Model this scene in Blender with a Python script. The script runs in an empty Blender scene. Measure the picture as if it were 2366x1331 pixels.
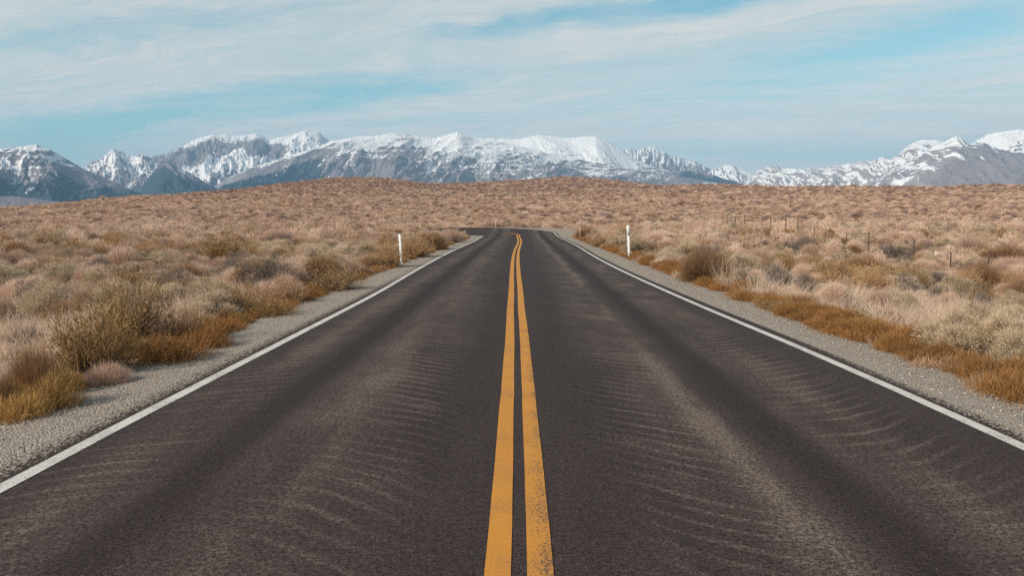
import bpy, math, random
import numpy as np
from mathutils import Vector, Matrix

SC = bpy.context.scene
COL = SC.collection
R = math.radians

# ------------------------------------------------------------------ camera
PW, PH, FPX = 2366.0, 1331.0, 1800.0          # photograph size and focal length in its pixels
CAM_H = 1.63
YAW = math.atan(20.0 / FPX)                    # road's vanishing point sits a little right of centre
PITCH = math.atan((665.5 - 503.0) / FPX)
cam = bpy.data.cameras.new('camera')
cam.sensor_width = 36.0
cam.lens = 36.0 * FPX / PW
cam.clip_start = 0.1
cam.clip_end = 80000
camo = bpy.data.objects.new('camera', cam)
COL.objects.link(camo)
camo.location = (0, 0, CAM_H)
camo.rotation_euler = (math.pi / 2 - PITCH, 0, YAW)
SC.camera = camo

# ------------------------------------------------------------------ light
SUN_EL = R(33)
SUN_DIR = Vector((-0.82 * math.cos(SUN_EL), -0.57 * math.cos(SUN_EL), math.sin(SUN_EL))).normalized()
SUN_AZ = math.atan2(SUN_DIR.x, SUN_DIR.y)
sun = bpy.data.lights.new('sun', 'SUN')
sun.energy = 5.0
sun.angle = R(0.5)
sun.color = (1.0, 0.90, 0.775)
suno = bpy.data.objects.new('sun', sun)
COL.objects.link(suno)
suno.rotation_euler = SUN_DIR.to_track_quat('Z', 'Y').to_euler()
suno.location = (0, 0, 50)

SC.view_settings.view_transform = 'Standard'
SC.view_settings.look = 'None'
SC.view_settings.gamma = 1.0
SC.view_settings.exposure = 0.0
SC.cycles.max_bounces = 5
SC.cycles.diffuse_bounces = 3
SC.cycles.transmission_bounces = 3
SC.cycles.volume_bounces = 0
SC.cycles.use_denoising = False


class G:
    """small helper that builds node trees from expressions"""
    def __init__(s, tree):
        s.t = tree
        s.n = tree.nodes
        s.l = tree.links

    def put(s, sock, v):
        if isinstance(v, bpy.types.NodeSocket):
            s.l.new(v, sock)
        elif v is not None:
            if sock.type == 'RGBA' and len(v) == 3:
                v = (*v, 1)
            sock.default_value = v

    def m(s, op, a, b=None, c=None, clamp=False):
        n = s.n.new('ShaderNodeMath')
        n.operation = op
        n.use_clamp = clamp
        for i, v in enumerate((a, b, c)):
            if v is not None:
                s.put(n.inputs[i], v)
        return n.outputs[0]

    def add(s, a, b): return s.m('ADD', a, b)
    def sub(s, a, b): return s.m('SUBTRACT', a, b)
    def mul(s, a, b): return s.m('MULTIPLY', a, b)

    def ss(s, x, lo, hi, a=0.0, b=1.0):
        n = s.n.new('ShaderNodeMapRange')
        n.interpolation_type = 'SMOOTHSTEP'
        s.put(n.inputs['Value'], x)
        for k, v in zip(('From Min', 'From Max', 'To Min', 'To Max'), (lo, hi, a, b)):
            s.put(n.inputs[k], v)
        return n.outputs['Result']

    def gauss(s, x, c, w):
        d = s.mul(s.sub(x, c), 1.0 / w)
        return s.m('EXPONENT', s.mul(s.mul(d, d), -1.0))

    def xyz(s, v):
        n = s.n.new('ShaderNodeSeparateXYZ')
        s.put(n.inputs[0], v)
        return n.outputs

    def comb(s, x, y, z):
        n = s.n.new('ShaderNodeCombineXYZ')
        for i, v in enumerate((x, y, z)):
            s.put(n.inputs[i], v)
        return n.outputs[0]

    def noise(s, v, scale, detail=3, rough=0.55, dist=0.0):
        n = s.n.new('ShaderNodeTexNoise')
        s.put(n.inputs['Vector'], v)
        n.inputs['Scale'].default_value = scale
        n.inputs['Detail'].default_value = detail
        n.inputs['Roughness'].default_value = rough
        n.inputs['Distortion'].default_value = dist
        return n.outputs[0]

    def voro(s, v, scale, out='Color', feature='F1'):
        n = s.n.new('ShaderNodeTexVoronoi')
        n.feature = feature
        s.put(n.inputs['Vector'], v)
        n.inputs['Scale'].default_value = scale
        return n.outputs[out]

    def mix(s, f, a, b, blend='MIX'):
        n = s.n.new('ShaderNodeMix')
        n.data_type = 'RGBA'
        n.blend_type = blend
        s.put(n.inputs[0], f)
        s.put(n.inputs[6], a)
        s.put(n.inputs[7], b)
        return n.outputs[2]

    def coord(s, which='Object'):
        return s.n.new('ShaderNodeTexCoord').outputs[which]

    def attr(s, name, out='Fac'):
        n = s.n.new('ShaderNodeAttribute')
        n.attribute_name = name
        return n.outputs[out]


# ------------------------------------------------------------------ sky
world = bpy.data.worlds.new('World')
SC.world = world
world.use_nodes = True
SKY_STRENGTH = 0.12


def build_sky():
    nt = world.node_tree
    nt.nodes.clear()
    g = G(nt)
    sky = g.n.new('ShaderNodeTexSky')
    sky.sky_type = 'NISHITA'
    sky.sun_disc = False
    sky.sun_elevation = SUN_EL
    sky.sun_rotation = SUN_AZ
    sky.altitude = 2000
    sky.air_density = 1.0
    sky.dust_density = 0.6
    sky.ozone_density = 2.0
    d = g.coord('Generated')
    o = g.xyz(d)
    x, y, z = o[0], o[1], o[2]
    az = g.m('ARCTAN2', x, y)
    el = g.m('ARCSINE', z)
    # thin high cloud: a plane overhead seen in perspective, streaks run a little obliquely to the road
    zz = g.add(g.m('MAXIMUM', z, 0.0), 0.09)
    px = g.m('DIVIDE', x, zz)
    py = g.m('DIVIDE', y, zz)
    ca, sa = math.cos(R(-17)), math.sin(R(-17))
    u = g.add(g.mul(px, ca), g.mul(py, sa))
    v = g.add(g.mul(px, -sa), g.mul(py, ca))
    warp = g.noise(g.comb(g.mul(u, 0.5), g.mul(v, 0.5), 2.0), 1.0, 3)
    v2 = g.add(v, g.mul(g.sub(warp, 0.5), 1.4))
    n1 = g.noise(g.comb(g.mul(u, 0.22), g.mul(v2, 0.95), 0.0), 1.0, 4, 0.55, 0.4)
    n2 = g.noise(g.comb(g.mul(u, 0.55), g.mul(v2, 3.4), 5.0), 1.0, 5, 0.6, 0.3)
    n3 = g.noise(g.comb(g.mul(u, 2.2), g.mul(v2, 8.0), 9.0), 1.0, 5, 0.65, 0.9)
    wisps = g.add(g.add(g.mul(n1, 0.42), g.mul(n2, 0.38)), g.mul(n3, 0.24))
    # wandering edges for the open patches of blue
    ej = g.mul(g.sub(g.noise(g.comb(g.mul(az, 6.0), g.mul(el, 24.0), 1.0), 1.0, 5, 0.65), 0.5), 0.045)
    aj = g.mul(g.sub(g.noise(g.comb(g.mul(az, 6.0), g.mul(el, 24.0), 7.0), 1.0, 5, 0.65), 0.5), 0.30)
    el2, az2 = g.add(el, ej), g.add(az, aj)
    tot = None
    for (pxx, pyy, L, W, tilt, amp) in SKY_GAPS:
        a0, e0 = pix_dir(pxx, pyy)
        e0 = math.atan(e0)
        c, s_ = math.cos(tilt), math.sin(tilt)
        da, de = g.sub(az2, a0), g.sub(el2, e0)
        p = g.add(g.mul(da, c / L), g.mul(de, s_ / L))
        q = g.add(g.mul(da, -s_ / W), g.mul(de, c / W))
        b = g.mul(g.m('EXPONENT', g.mul(g.add(g.mul(p, p), g.mul(q, q)), -1.0)), amp)
        tot = b if tot is None else g.add(tot, b)
    cover = g.add(0.88, g.mul(g.sub(wisps, 0.5), 1.9))
    cover = g.sub(cover, tot)
    cover = g.sub(cover, g.ss(el, 0.30, 0.60, 0.0, 0.75))          # clear blue overhead
    cover = g.m('MULTIPLY_ADD', cover, 1.0, 0.0, clamp=True)
    cover = g.ss(cover, -0.15, 1.15, 0.0, 0.88)
    blue = g.mix(1.0, sky.outputs[0], g.mix(g.ss(el, 0.28, 0.6), SKY_TINT, (1.2, 1.15, 0.95)), 'MULTIPLY')
    tone = g.noise(g.comb(g.mul(u, 0.3), g.mul(v2, 1.3), 13.0), 1.0, 4)
    cloud = g.mix(g.ss(g.add(g.mul(tone, 0.6), g.mul(n3, 0.4)), 0.38, 0.62), CLOUD_A, CLOUD_B)
    low = g.add(1.0, g.mul(g.m('EXPONENT', g.mul(g.m('MAXIMUM', el, 0.0), -1 / 0.085)), 1.0))      # longer way through the veil low down
    cloud = g.mix(1.0, cloud, g.comb(g.m('POWER', low, 1.25), low, low), 'MULTIPLY')
    cover = g.m('MAXIMUM', cover, g.mul(g.m('EXPONENT', g.mul(g.m('MAXIMUM', el, 0.0), -1 / 0.06)), 0.75))
    col = g.mix(cover, blue, cloud)
    bg = g.n.new('ShaderNodeBackground')
    g.put(bg.inputs[0], col)
    bg.inputs[1].default_value = SKY_STRENGTH
    out = g.n.new('ShaderNodeOutputWorld')
    g.l.new(bg.outputs[0], out.inputs[0])


def pix_ray(px, py):
    """world direction of the ray through a photograph pixel"""
    v = Vector((px - PW / 2, -(py - PH / 2), -FPX))
    v.rotate(camo.rotation_euler)
    return v.normalized()


def pix_dir(px, py):
    """azimuth (from +Y towards +X) and tangent of the elevation of a photograph pixel"""
    v = pix_ray(px, py)
    return math.atan2(v.x, v.y), v.z / math.hypot(v.x, v.y)


# centre px, centre py, half length (rad), half width (rad), tilt, strength: where the veil thins to blue
SKY_GAPS = [
    (560, 215, 0.13, 0.014, 0.16, 0.62), (900, 205, 0.10, 0.016, 0.12, 0.60), (160, 285, 0.11, 0.018, 0.10, 0.58),
    (330, 275, 0.08, 0.012, 0.20, 0.5), (720, 245, 0.10, 0.010, 0.14, 0.55),
    (1270, 50, 0.14, 0.015, 0.14, 0.7), (1690, -6, 0.11, 0.016, 0.1, 1.0), (1110, 55, 0.05, 0.012, 0.2, 0.35),
    (2320, 30, 0.16, 0.030, 0.10, 0.45), (1950, 150, 0.24, 0.040, 0.14, 0.22), (2050, 105, 0.20, 0.03, 0.12, 0.20),
    (1500, 190, 0.20, 0.04, 0.12, 0.22), (40, 80, 0.10, 0.016, 0.2, 0.3), (480, 40, 0.18, 0.012, 0.2, 0.3),
    (1750, 360, 0.22, 0.014, 0.02, 0.08), (150, 320, 0.10, 0.016, 0.05, 0.5), (900, 285, 0.16, 0.008, 0.08, 0.3),
]
SKY_TINT = (1.2, 1.65, 1.22)
CLOUD_A = (6.1, 6.35, 6.0)
CLOUD_B = (7.9, 7.3, 6.5)
bpy.context.view_layer.update()
build_sky()


# ------------------------------------------------------------------ helpers
def tag(o, label=None, cat=None, group=None, kind=None):
    if label: o['label'] = label
    if cat: o['category'] = cat
    if group: o['group'] = group
    if kind: o['kind'] = kind
    return o


def mesh_np(name, V, F, mats, attrs=None, smooth=False, midx=None):
    """mesh from numpy: F is a list of int arrays, each (n, k)"""
    me = bpy.data.meshes.new(name)
    V = np.asarray(V, np.float32)
    me.vertices.add(len(V))
    me.vertices.foreach_set('co', V.ravel())
    loops = np.concatenate([np.asarray(f, np.int32).ravel() for f in F])
    tot = np.concatenate([np.full(len(f), np.asarray(f).shape[1], np.int32) for f in F])
    st = np.concatenate([[0], np.cumsum(tot)[:-1]]).astype(np.int32)
    me.loops.add(len(loops))
    me.loops.foreach_set('vertex_index', loops)
    me.polygons.add(len(tot))
    me.polygons.foreach_set('loop_start', st)
    me.polygons.foreach_set('loop_total', tot)
    if smooth:
        me.polygons.foreach_set('use_smooth', np.ones(len(tot), bool))
    if midx is not None:
        me.polygons.foreach_set('material_index', np.asarray(midx, np.int32))
    for m in (mats if isinstance(mats, (list, tuple)) else [mats]):
        me.materials.append(m)
    for k, a in (attrs or {}).items():
        at = me.attributes.new(k, 'FLOAT', 'POINT')
        at.data.foreach_set('value', np.asarray(a, np.float32))
    me.update(calc_edges=True)
    return me


def obj(name, me, parent=None):
    o = bpy.data.objects.new(name, me)
    COL.objects.link(o)
    if parent is not None:
        o.parent = parent
    return o


def empty(name, loc, rz=0.0, sc=None):
    o = bpy.data.objects.new(name, None)
    COL.objects.link(o)
    o.empty_display_size = 0.2
    o.location = loc
    o.rotation_euler = (0, 0, rz)
    if sc: o.scale = sc
    return o


def hash2(ix, iy, seed):
    n = (ix.astype(np.int64) * 374761393 + iy.astype(np.int64) * 668265263 + seed * 1442695041) & 0xffffffff
    n = ((n ^ (n >> 13)) * 1274126177) & 0xffffffff
    n = (n ^ (n >> 16)) & 0xffffffff
    return n.astype(np.float64) / 4294967295.0


def vnoise(x, y, seed=0):
    x = np.asarray(x, float); y = np.asarray(y, float)
    ix, iy = np.floor(x), np.floor(y)
    fx, fy = x - ix, y - iy
    ux = fx * fx * fx * (fx * (fx * 6 - 15) + 10)
    uy = fy * fy * fy * (fy * (fy * 6 - 15) + 10)

    def gr(jx, jy):
        a = hash2(ix + jx, iy + jy, seed) * 2 * np.pi
        return np.cos(a) * (fx - jx) + np.sin(a) * (fy - jy)
    a = gr(0, 0); b = gr(1, 0); c = gr(0, 1); d = gr(1, 1)
    return ((a + (b - a) * ux) + ((c + (d - c) * ux) - (a + (b - a) * ux)) * uy) * 1.5


def fbm(x, y, octs=5, seed=0, gain=0.5, lac=2.03):
    s = 0; a = 1.0; t = 0
    for i in range(octs):
        s = s + a * vnoise(x, y, seed + i * 17)
        t += a
        a *= gain; x = x * lac + 3.7; y = y * lac + 1.3
    return s / t


def ridged(x, y, octs=5, seed=0, gain=0.5, lac=2.07):
    s = 0; a = 1.0; t = 0; w = 1.0
    for i in range(octs):
        n = 1 - np.abs(vnoise(x, y, seed + i * 31)) * 1.6
        n = np.clip(n, 0, 1) ** 1.6
        s = s + a * n * w
        w = np.clip(n * 1.5, 0, 1)
        t += a
        a *= gain; x = x * lac + 5.1; y = y * lac + 2.9
    return s / t


def sstep(x, a, b):
    t = np.clip((np.asarray(x, float) - a) / (b - a), 0, 1)
    return t * t * (3 - 2 * t)


def cubic(xs, ys, x):
    """smooth interpolation through points (monotone-ish Hermite)"""
    xs = np.asarray(xs, float); ys = np.asarray(ys, float); x = np.asarray(x, float)
    m = np.gradient(ys, xs)
    i = np.clip(np.searchsorted(xs, x) - 1, 0, len(xs) - 2)
    h = xs[i + 1] - xs[i]
    t = np.clip((x - xs[i]) / h, 0, 1)
    t2, t3 = t * t, t * t * t
    return (ys[i] * (2 * t3 - 3 * t2 + 1) + m[i] * h * (t3 - 2 * t2 + t) + ys[i + 1] * (-2 * t3 + 3 * t2) + m[i + 1] * h * (t3 - t2))


def grid_faces(nu, nv):
    i = np.arange(nu - 1)[:, None] * nv + np.arange(nv - 1)[None, :]
    i = i.ravel()
    return np.stack([i, i + nv, i + nv + 1, i + 1], 1)


def mat(name):
    m = bpy.data.materials.new(name)
    m.use_nodes = True
    m.node_tree.nodes.clear()
    g = G(m.node_tree)
    out = g.n.new('ShaderNodeOutputMaterial')
    return m, g, out


def principled(g, out, col, rough=0.8, spec=0.3, normal=None):
    b = g.n.new('ShaderNodeBsdfPrincipled')
    g.put(b.inputs['Base Color'], col)
    g.put(b.inputs['Roughness'], rough)
    b.inputs['Specular IOR Level'].default_value = spec
    if normal is not None:
        g.l.new(normal, b.inputs['Normal'])
    g.l.new(b.outputs[0], out.inputs[0])
    return b


def bump(g, h, strength, dist):
    n = g.n.new('ShaderNodeBump')
    n.inputs['Strength'].default_value = strength
    n.inputs['Distance'].default_value = dist
    g.put(n.inputs['Height'], h)
    return n.outputs[0]


# ------------------------------------------------------------------ terrain shape
CREST = [(-500, 486, 250), (-200, 484, 255), (0, 480, 260), (100, 474, 265), (250, 460, 290), (330, 453, 300), (480, 443, 330), (580, 436, 360),
         (680, 420, 400), (760, 413, 420), (830, 411, 430), (900, 415, 420), (990, 425, 380), (1100, 424, 380),
         (1200, 417, 400), (1330, 411, 410), (1400, 415, 390), (1480, 424, 350), (1600, 429, 300), (1700, 430, 275),
         (1850, 431, 265), (2000, 432, 260), (2366, 431, 260), (2700, 431, 260), (3000, 431, 260)]
_cx = np.array([c[0] for c in CREST], float)
_cd = np.array([c[2] for c in CREST], float)
_ct = []
_ca = []
for c in CREST:
    a_, t_ = pix_dir(c[0], c[1])
    _ca.append(a_); _ct.append(t_)
_ca = np.array(_ca); _ct = np.array(_ct)


def terrain(X, Y):
    X = np.asarray(X, float); Y = np.asarray(Y, float)
    d = np.hypot(X, Y)
    th = np.arctan2(X, np.maximum(Y, 1e-3))
    tt = cubic(_ca, _ct, np.clip(th, _ca[0], _ca[-1]))
    dc = cubic(_ca, _cd, np.clip(th, _ca[0], _ca[-1]))
    zc = CAM_H + tt * dc
    # near plain: sinks a little away from the raised road, more so on the right
    near_r = -0.95 * sstep(X, 4.6, 15) * (1 - sstep(Y, 34, 62)) + 0.55 * sstep(X, 8, 20) * sstep(Y, 50, 68)
    near_l = -0.42 * sstep(-X, 4.8, 12) * (1 - sstep(Y, 30, 60)) + 0.35 * sstep(-X, 5, 16) * sstep(Y, 45, 68)
    near = np.where(X > 0, near_r, near_l)
    dip = -0.9 * np.exp(-((d - 112) / 13) ** 2)
    t = np.clip((d - 88) / (dc - 88), 0, 1)
    s = t ** 1.15
    s = np.where(t > 0.8, s - 0.9 * (t - 0.8) ** 2, s) / (1 - 0.9 * 0.04)
    rise = zc * s
    back = np.where(d > dc, -(d - dc) * 0.045, 0)
    z = near * (1 - sstep(d, 80, 120)) + dip + rise + back
    z = np.maximum(z, -40 + 0 * z)
    fadein = sstep(np.abs(X), 4.3, 6.5) + sstep(Y, 92, 100)
    z = z + np.clip(fadein, 0, 1) * (0.10 * fbm(X / 3.1, Y / 3.1, 3, 5) + 0.28 * fbm(X / 14.0, Y / 14.0, 3, 9) * sstep(d, 15, 60)
                                     + 0.9 * fbm(X / 60.0, Y / 60.0, 3, 21) * sstep(d, 120, 220) * (1 - sstep(d, 3000, 6000)))
    # behind the camera everything lies flat
    z = np.where(Y < 0, near * sstep(Y, -60, 0), z)
    # bed under the carriageway and shoulders
    bed = np.minimum(sstep(np.abs(X), 4.6, 5.4) + sstep(Y, 96, 104), 1)
    b2 = ((X < 4) & (X > -80)).astype(float) * (1 - sstep(np.abs(Y - ROAD_TURN_Y), 5.5, 8.0))
    bedz = road_z(X, Y) - 0.09
    z = z * bed + bedz * (1 - bed)
    z = z * (1 - b2) + (bedz) * b2
    return z


ROAD_TURN_Y = 78.0


def road_z(X, Y):
    """slightly banked where the road swings left"""
    X = np.asarray(X, float); Y = np.asarray(Y, float)
    t = np.clip(Y - 66.0, 0, 18.0)
    return 0.0026 * t * t * (1 - t / 60.0) - 0.055 * np.clip(-X - 7.0, 0, 24) * sstep(Y, 62, 70)


def tz(x, y):
    return float(terrain(np.array([x]), np.array([y]))[0])


def ground_hit(px, py):
    r = pix_ray(px, py)
    k = np.concatenate([np.arange(3, 60, 0.05), np.arange(60, 460, 0.4)])
    hx, hy, hz = r.x * k, r.y * k, CAM_H + r.z * k
    below = hz <= terrain(hx, hy)
    i = int(np.argmax(below)) if below.any() else len(k) - 1
    return float(hx[i]), float(hy[i]), tz(hx[i], hy[i])


# ------------------------------------------------------------------ materials of the setting
def make_soil():
    m, g, out = mat('dry soil')
    c = g.coord('Object')
    a = g.noise(c, 0.35, 4)
    b = g.noise(c, 5.0, 5, 0.65)
    f = g.noise(c, 60.0, 3, 0.6)
    col = g.mix(g.ss(a, 0.35, 0.65), (0.41, 0.285, 0.195), (0.49, 0.355, 0.25))
    col = g.mix(g.ss(b, 0.42, 0.62), col, (0.31, 0.205, 0.135))
    col = g.mix(g.mul(g.ss(f, 0.5, 0.75), 0.5), col, (0.5, 0.38, 0.27))
    principled(g, out, col, 0.95, 0.1, bump(g, g.add(b, g.mul(f, 0.4)), 0.6, 0.05))
    return m


def make_asphalt():
    m, g, out = mat('weathered asphalt')
    c = g.coord('Object')
    o = g.xyz(c)
    x, y = o[0], o[1]
    ax = g.m('ABSOLUTE', x)
    # long soft blotches running with the traffic
    long_ = g.noise(g.comb(g.mul(x, 1.6), g.mul(y, 0.22), 0.0), 1.0, 4, 0.6)
    mid = g.noise(g.comb(g.mul(x, 2.2), g.mul(y, 1.1), 3.0), 1.0, 4, 0.6)
    grit = g.noise(c, 95.0, 2, 0.7)
    grit2 = g.noise(c, 34.0, 3, 0.75)
    xw = g.add(x, g.mul(g.sub(g.noise(g.comb(0.0, g.mul(y, 0.25), 0.0), 1.0, 2), 0.5), 0.25))
    # worn and polished tracks
    light = g.add(g.mul(g.gauss(xw, -1.48, 0.32), 0.50), g.mul(g.gauss(xw, -2.58, 0.26), 0.36))
    light = g.add(light, g.mul(g.gauss(xw, 1.50, 0.13), 0.72))
    light = g.add(light, g.mul(g.gauss(xw, 1.30, 0.35), 0.22))
    light = g.add(light, g.mul(g.gauss(xw, 2.55, 0.34), 0.40))
    dark = g.add(g.ss(g.m('ABSOLUTE', g.add(xw, 2.06)), 0.25, 0.06), g.ss(g.m('ABSOLUTE', g.sub(xw, 1.96)), 0.25, 0.06))
    dark = g.add(dark, g.mul(g.gauss(xw, -0.50, 0.30), 0.35))
    dark = g.add(dark, g.mul(g.gauss(xw, 0.5, 0.30), 0.35))
    light = g.mul(light, g.add(0.25, g.mul(g.ss(long_, 0.3, 0.72), 1.1)))
    light = g.mul(light, g.add(0.45, g.mul(g.ss(mid, 0.3, 0.7), 0.9)))
    # fine curved ripples left across each lane by the resurfacing
    left = g.m('LESS_THAN', x, 0.0)
    sgn = g.sub(g.mul(left, 2.0), 1.0)
    dx = g.sub(ax, 1.9)
    w1 = g.add(g.mul(g.sub(g.noise(g.comb(g.mul(x, 0.5), g.mul(y, 0.35), 6.0), 1.0, 2), 0.5), 0.55), g.mul(g.sub(g.noise(g.comb(g.mul(x, 1.6), g.mul(y, 2.2), 8.0), 1.0, 3), 0.5), 0.15))
    ph = g.add(g.add(y, g.mul(g.mul(g.mul(dx, dx), 0.36), sgn)), w1)
    wave = g.m('SINE', g.mul(ph, 2 * math.pi / 0.225))
    ripple = g.ss(wave, 0.30, 1.0)
    rmask = g.add(g.gauss(ax, 1.05, 0.42), g.gauss(ax, 2.70, 0.38))
    rn = g.noise(g.comb(g.mul(x, 1.3), g.mul(y, 0.55), 11.0), 1.0, 3)
    each = g.noise(g.comb(g.mul(x, 1.1), g.mul(ph, 5.0), 14.0), 1.0, 3, 0.6)
    ripple = g.mul(g.mul(g.mul(ripple, rmask), g.ss(each, 0.25, 0.60)), g.mul(g.ss(rn, 0.26, 0.56), 0.60))
    blot = g.noise(g.comb(g.mul(x, 0.9), g.mul(ph, 1.3), 19.0), 1.0, 4, 0.62)
    ripple = g.add(ripple, g.mul(g.mul(g.ss(blot, 0.50, 0.72), g.add(rmask, 0.15)), 0.34))
    base = g.mix(g.ss(long_, 0.3, 0.7), (0.046, 0.0340, 0.0312), (0.059, 0.0442, 0.0405))
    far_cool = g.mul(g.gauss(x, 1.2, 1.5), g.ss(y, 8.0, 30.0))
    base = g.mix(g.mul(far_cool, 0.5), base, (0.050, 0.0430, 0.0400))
    fade = g.ss(y, 3.2, 6.5, 0.55, 1.0)
    lodge = g.add(0.45, g.mul(g.ss(grit2, 0.35, 0.65), 1.1))          # dust lodges between the stones
    col = g.mix(g.m('MULTIPLY', g.mul(g.add(light, g.mul(ripple, fade)), lodge), 1.0, clamp=True), base, (0.155, 0.120, 0.095))
    col = g.mix(g.m('MULTIPLY', dark, 0.62, clamp=True), col, (0.032, 0.0220, 0.0200))
    mott = g.noise(c, 14.0, 4, 0.7)
    col = g.mix(1.0, col, g.comb(*[g.add(0.55, g.mul(mott, 0.9))] * 3), 'MULTIPLY')
    gr = g.add(g.mul(g.sub(grit, 0.5), 4.2), g.mul(g.sub(grit2, 0.5), 2.7))
    col = g.mix(1.0, col, g.comb(*[g.m('MAXIMUM', g.add(1.0, gr), 0.15)] * 3), 'MULTIPLY')
    # single pale chips
    chip = g.voro(c, 46.0, 'Distance')
    chipr = g.xyz(g.voro(c, 46.0, 'Color'))[0]
    chips = g.mul(g.m('LESS_THAN', chip, 0.17), g.m('GREATER_THAN', chipr, 0.982))
    col = g.mix(g.mul(chips, 0.8), col, (0.30, 0.27, 0.23))
    # stones strewn in from the verge
    edge = g.m('MAXIMUM', g.ss(x, 3.60, 3.84), g.ss(x, -3.16, -3.42))
    stone = g.voro(c, 70.0, 'Color')
    sr = g.xyz(stone)[1]
    spill = g.m('GREATER_THAN', g.add(g.mul(edge, 0.9), g.mul(g.sub(grit2, 0.5), 0.5)), g.add(sr, 0.12))
    scol = g.mix(g.xyz(stone)[0], (0.16, 0.13, 0.105), (0.48, 0.415, 0.335))
    spill = g.mul(spill, g.m('LESS_THAN', y, 70.0))
    col = g.mix(spill, col, scol)
    rough = g.add(0.72, g.mul(grit, 0.2))
    principled(g, out, col, rough, 0.12, bump(g, g.add(g.mul(grit, 0.6), grit2), 0.35, 0.006))
    return m


def make_paint(name, col, worn, wear):
    m, g, out = mat(name)
    c = g.coord('Object')
    grit = g.noise(c, 80.0, 3, 0.75)
    big = g.noise(c, 2.2, 4, 0.6)
    x = g.xyz(c)[0]
    hole = g.m('GREATER_THAN', g.add(g.add(grit, g.mul(g.sub(big, 0.5), 0.35)), wear(g, x)), 0.66)
    dirt = g.mix(g.ss(big, 0.35, 0.7), col, worn)
    dirt = g.mix(g.mul(g.ss(grit, 0.35, 0.6), 0.30), dirt, [v * 0.55 for v in worn])
    colr = g.mix(g.mul(hole, 0.85), dirt, (0.07, 0.058, 0.05))
    principled(g, out, colr, 0.75, 0.3, bump(g, grit, 0.3, 0.004))
    return m


def make_gravel():
    m, g, out = mat('shoulder gravel')
    c = g.coord('Object')
    v = g.voro(c, 62.0, 'Color')
    dist = g.voro(c, 62.0, 'Distance')
    rnd = g.xyz(v)
    big = g.noise(c, 1.1, 4)
    fine = g.noise(c, 110.0, 2)
    col = g.mix(rnd[0], (0.29, 0.24, 0.19), (0.62, 0.54, 0.44))
    col = g.mix(g.m('GREATER_THAN', rnd[1], 0.86), col, (0.66, 0.60, 0.52))
    col = g.mix(g.mul(g.ss(dist, 0.35, 0.75), 0.75), col, (0.20, 0.16, 0.125))
    col = g.mix(g.mul(g.ss(big, 0.42, 0.7), 0.5), col, (0.42, 0.355, 0.285))
    col = g.mix(g.mul(g.ss(fine, 0.4, 0.7), 0.25), col, (0.16, 0.14, 0.12))
    h = g.sub(1.0, dist)
    principled(g, out, col, 0.9, 0.2, bump(g, h, 0.9, 0.02))
    return m


M_SOIL = make_soil()
M_ASPH = make_asphalt()
M_GRAV = make_gravel()
M_WHITE = make_paint('white line paint', (0.72, 0.685, 0.62), (0.64, 0.60, 0.54), lambda g, x: 0.06)
M_YEL = make_paint('yellow line paint', (0.66, 0.285, 0.040), (0.56, 0.245, 0.05),
                   lambda g, x: g.add(0.0, g.mul(g.gauss(x, 0.13, 0.06), 0.11)))


# ------------------------------------------------------------------ ground sheet
def axis(parts):
    out = []
    for a, b, n in parts:
        out.append(np.linspace(a, b, n, endpoint=False))
    out.append([parts[-1][1]])
    return np.concatenate(out)


def build_ground():
    xp = axis([(4.0, 30, 75), (30, 120, 90), (120, 420, 100), (420, 2000, 30), (2000, 27000, 25)])
    xs = np.concatenate([-xp[::-1], np.linspace(-3.6, 3.6, 9), xp])
    ys = axis([(-27000, -2000, 8), (-2000, -60, 10), (-60, 0, 20), (0, 40, 100), (40, 130, 130), (130, 480, 150), (480, 2000, 30), (2000, 27000, 25)])
    X, Y = np.meshgrid(xs, ys, indexing='ij')
    Z = terrain(X, Y)
    V = np.stack([X.ravel(), Y.ravel(), Z.ravel()], 1)
    me = mesh_np('ground', V, [grid_faces(len(xs), len(ys))], M_SOIL, smooth=True)
    o = obj('ground', me)
    tag(o, 'pale dry soil of the sagebrush plain rising to a low crest', 'ground', kind='structure')


# ------------------------------------------------------------------ road
D_KEYS = np.array([-60, 0, 3.5, 5.8, 9.0, 11.5, 14, 16, 22.5, 31, 37, 43, 53, 60, 66.0])
X_LEFT = np.array([-3.13, -3.13, -3.13, -3.14, -3.13, -3.12, -3.11, -3.11, -3.22, -3.33, -3.37, -3.33, -3.22, -3.26, -3.32])
X_MID = np.array([0, 0, 0, -0.01, -0.03, -0.05, -0.08, -0.09, -0.15, -0.20, -0.20, -0.15, -0.06, -0.10, -0.20])
X_RIGHT = np.array([3.58, 3.58, 3.58, 3.58, 3.53, 3.44, 3.34, 3.28, 3.14, 3.10, 3.16, 3.25, 3.28, 3.26, 3.24])


def path(keys_x, y_end, rad, off):
    """plan polyline: straight part by the measured offsets, then a tight left-hand bend and away"""
    ys = np.concatenate([np.arange(-60, 4, 2.0), np.linspace(4, y_end, 150, endpoint=False)])
    xs = cubic(D_KEYS, keys_x, np.minimum(ys, 66)) + off
    pts = [(x, y) for x, y in zip(xs, ys)]
    x0, y0 = float(cubic(D_KEYS, keys_x, 66.0)) + off, y_end
    for a in np.linspace(0, math.pi / 2, 22):
        pts.append((x0 - rad + rad * math.cos(a), y0 + rad * math.sin(a)))
    xl, yl = pts[-1]
    for k in range(1, 30):
        pts.append((xl - 2.5 * k, yl + 0.02 * k * k * 0.2))
    return np.array(pts)


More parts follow.
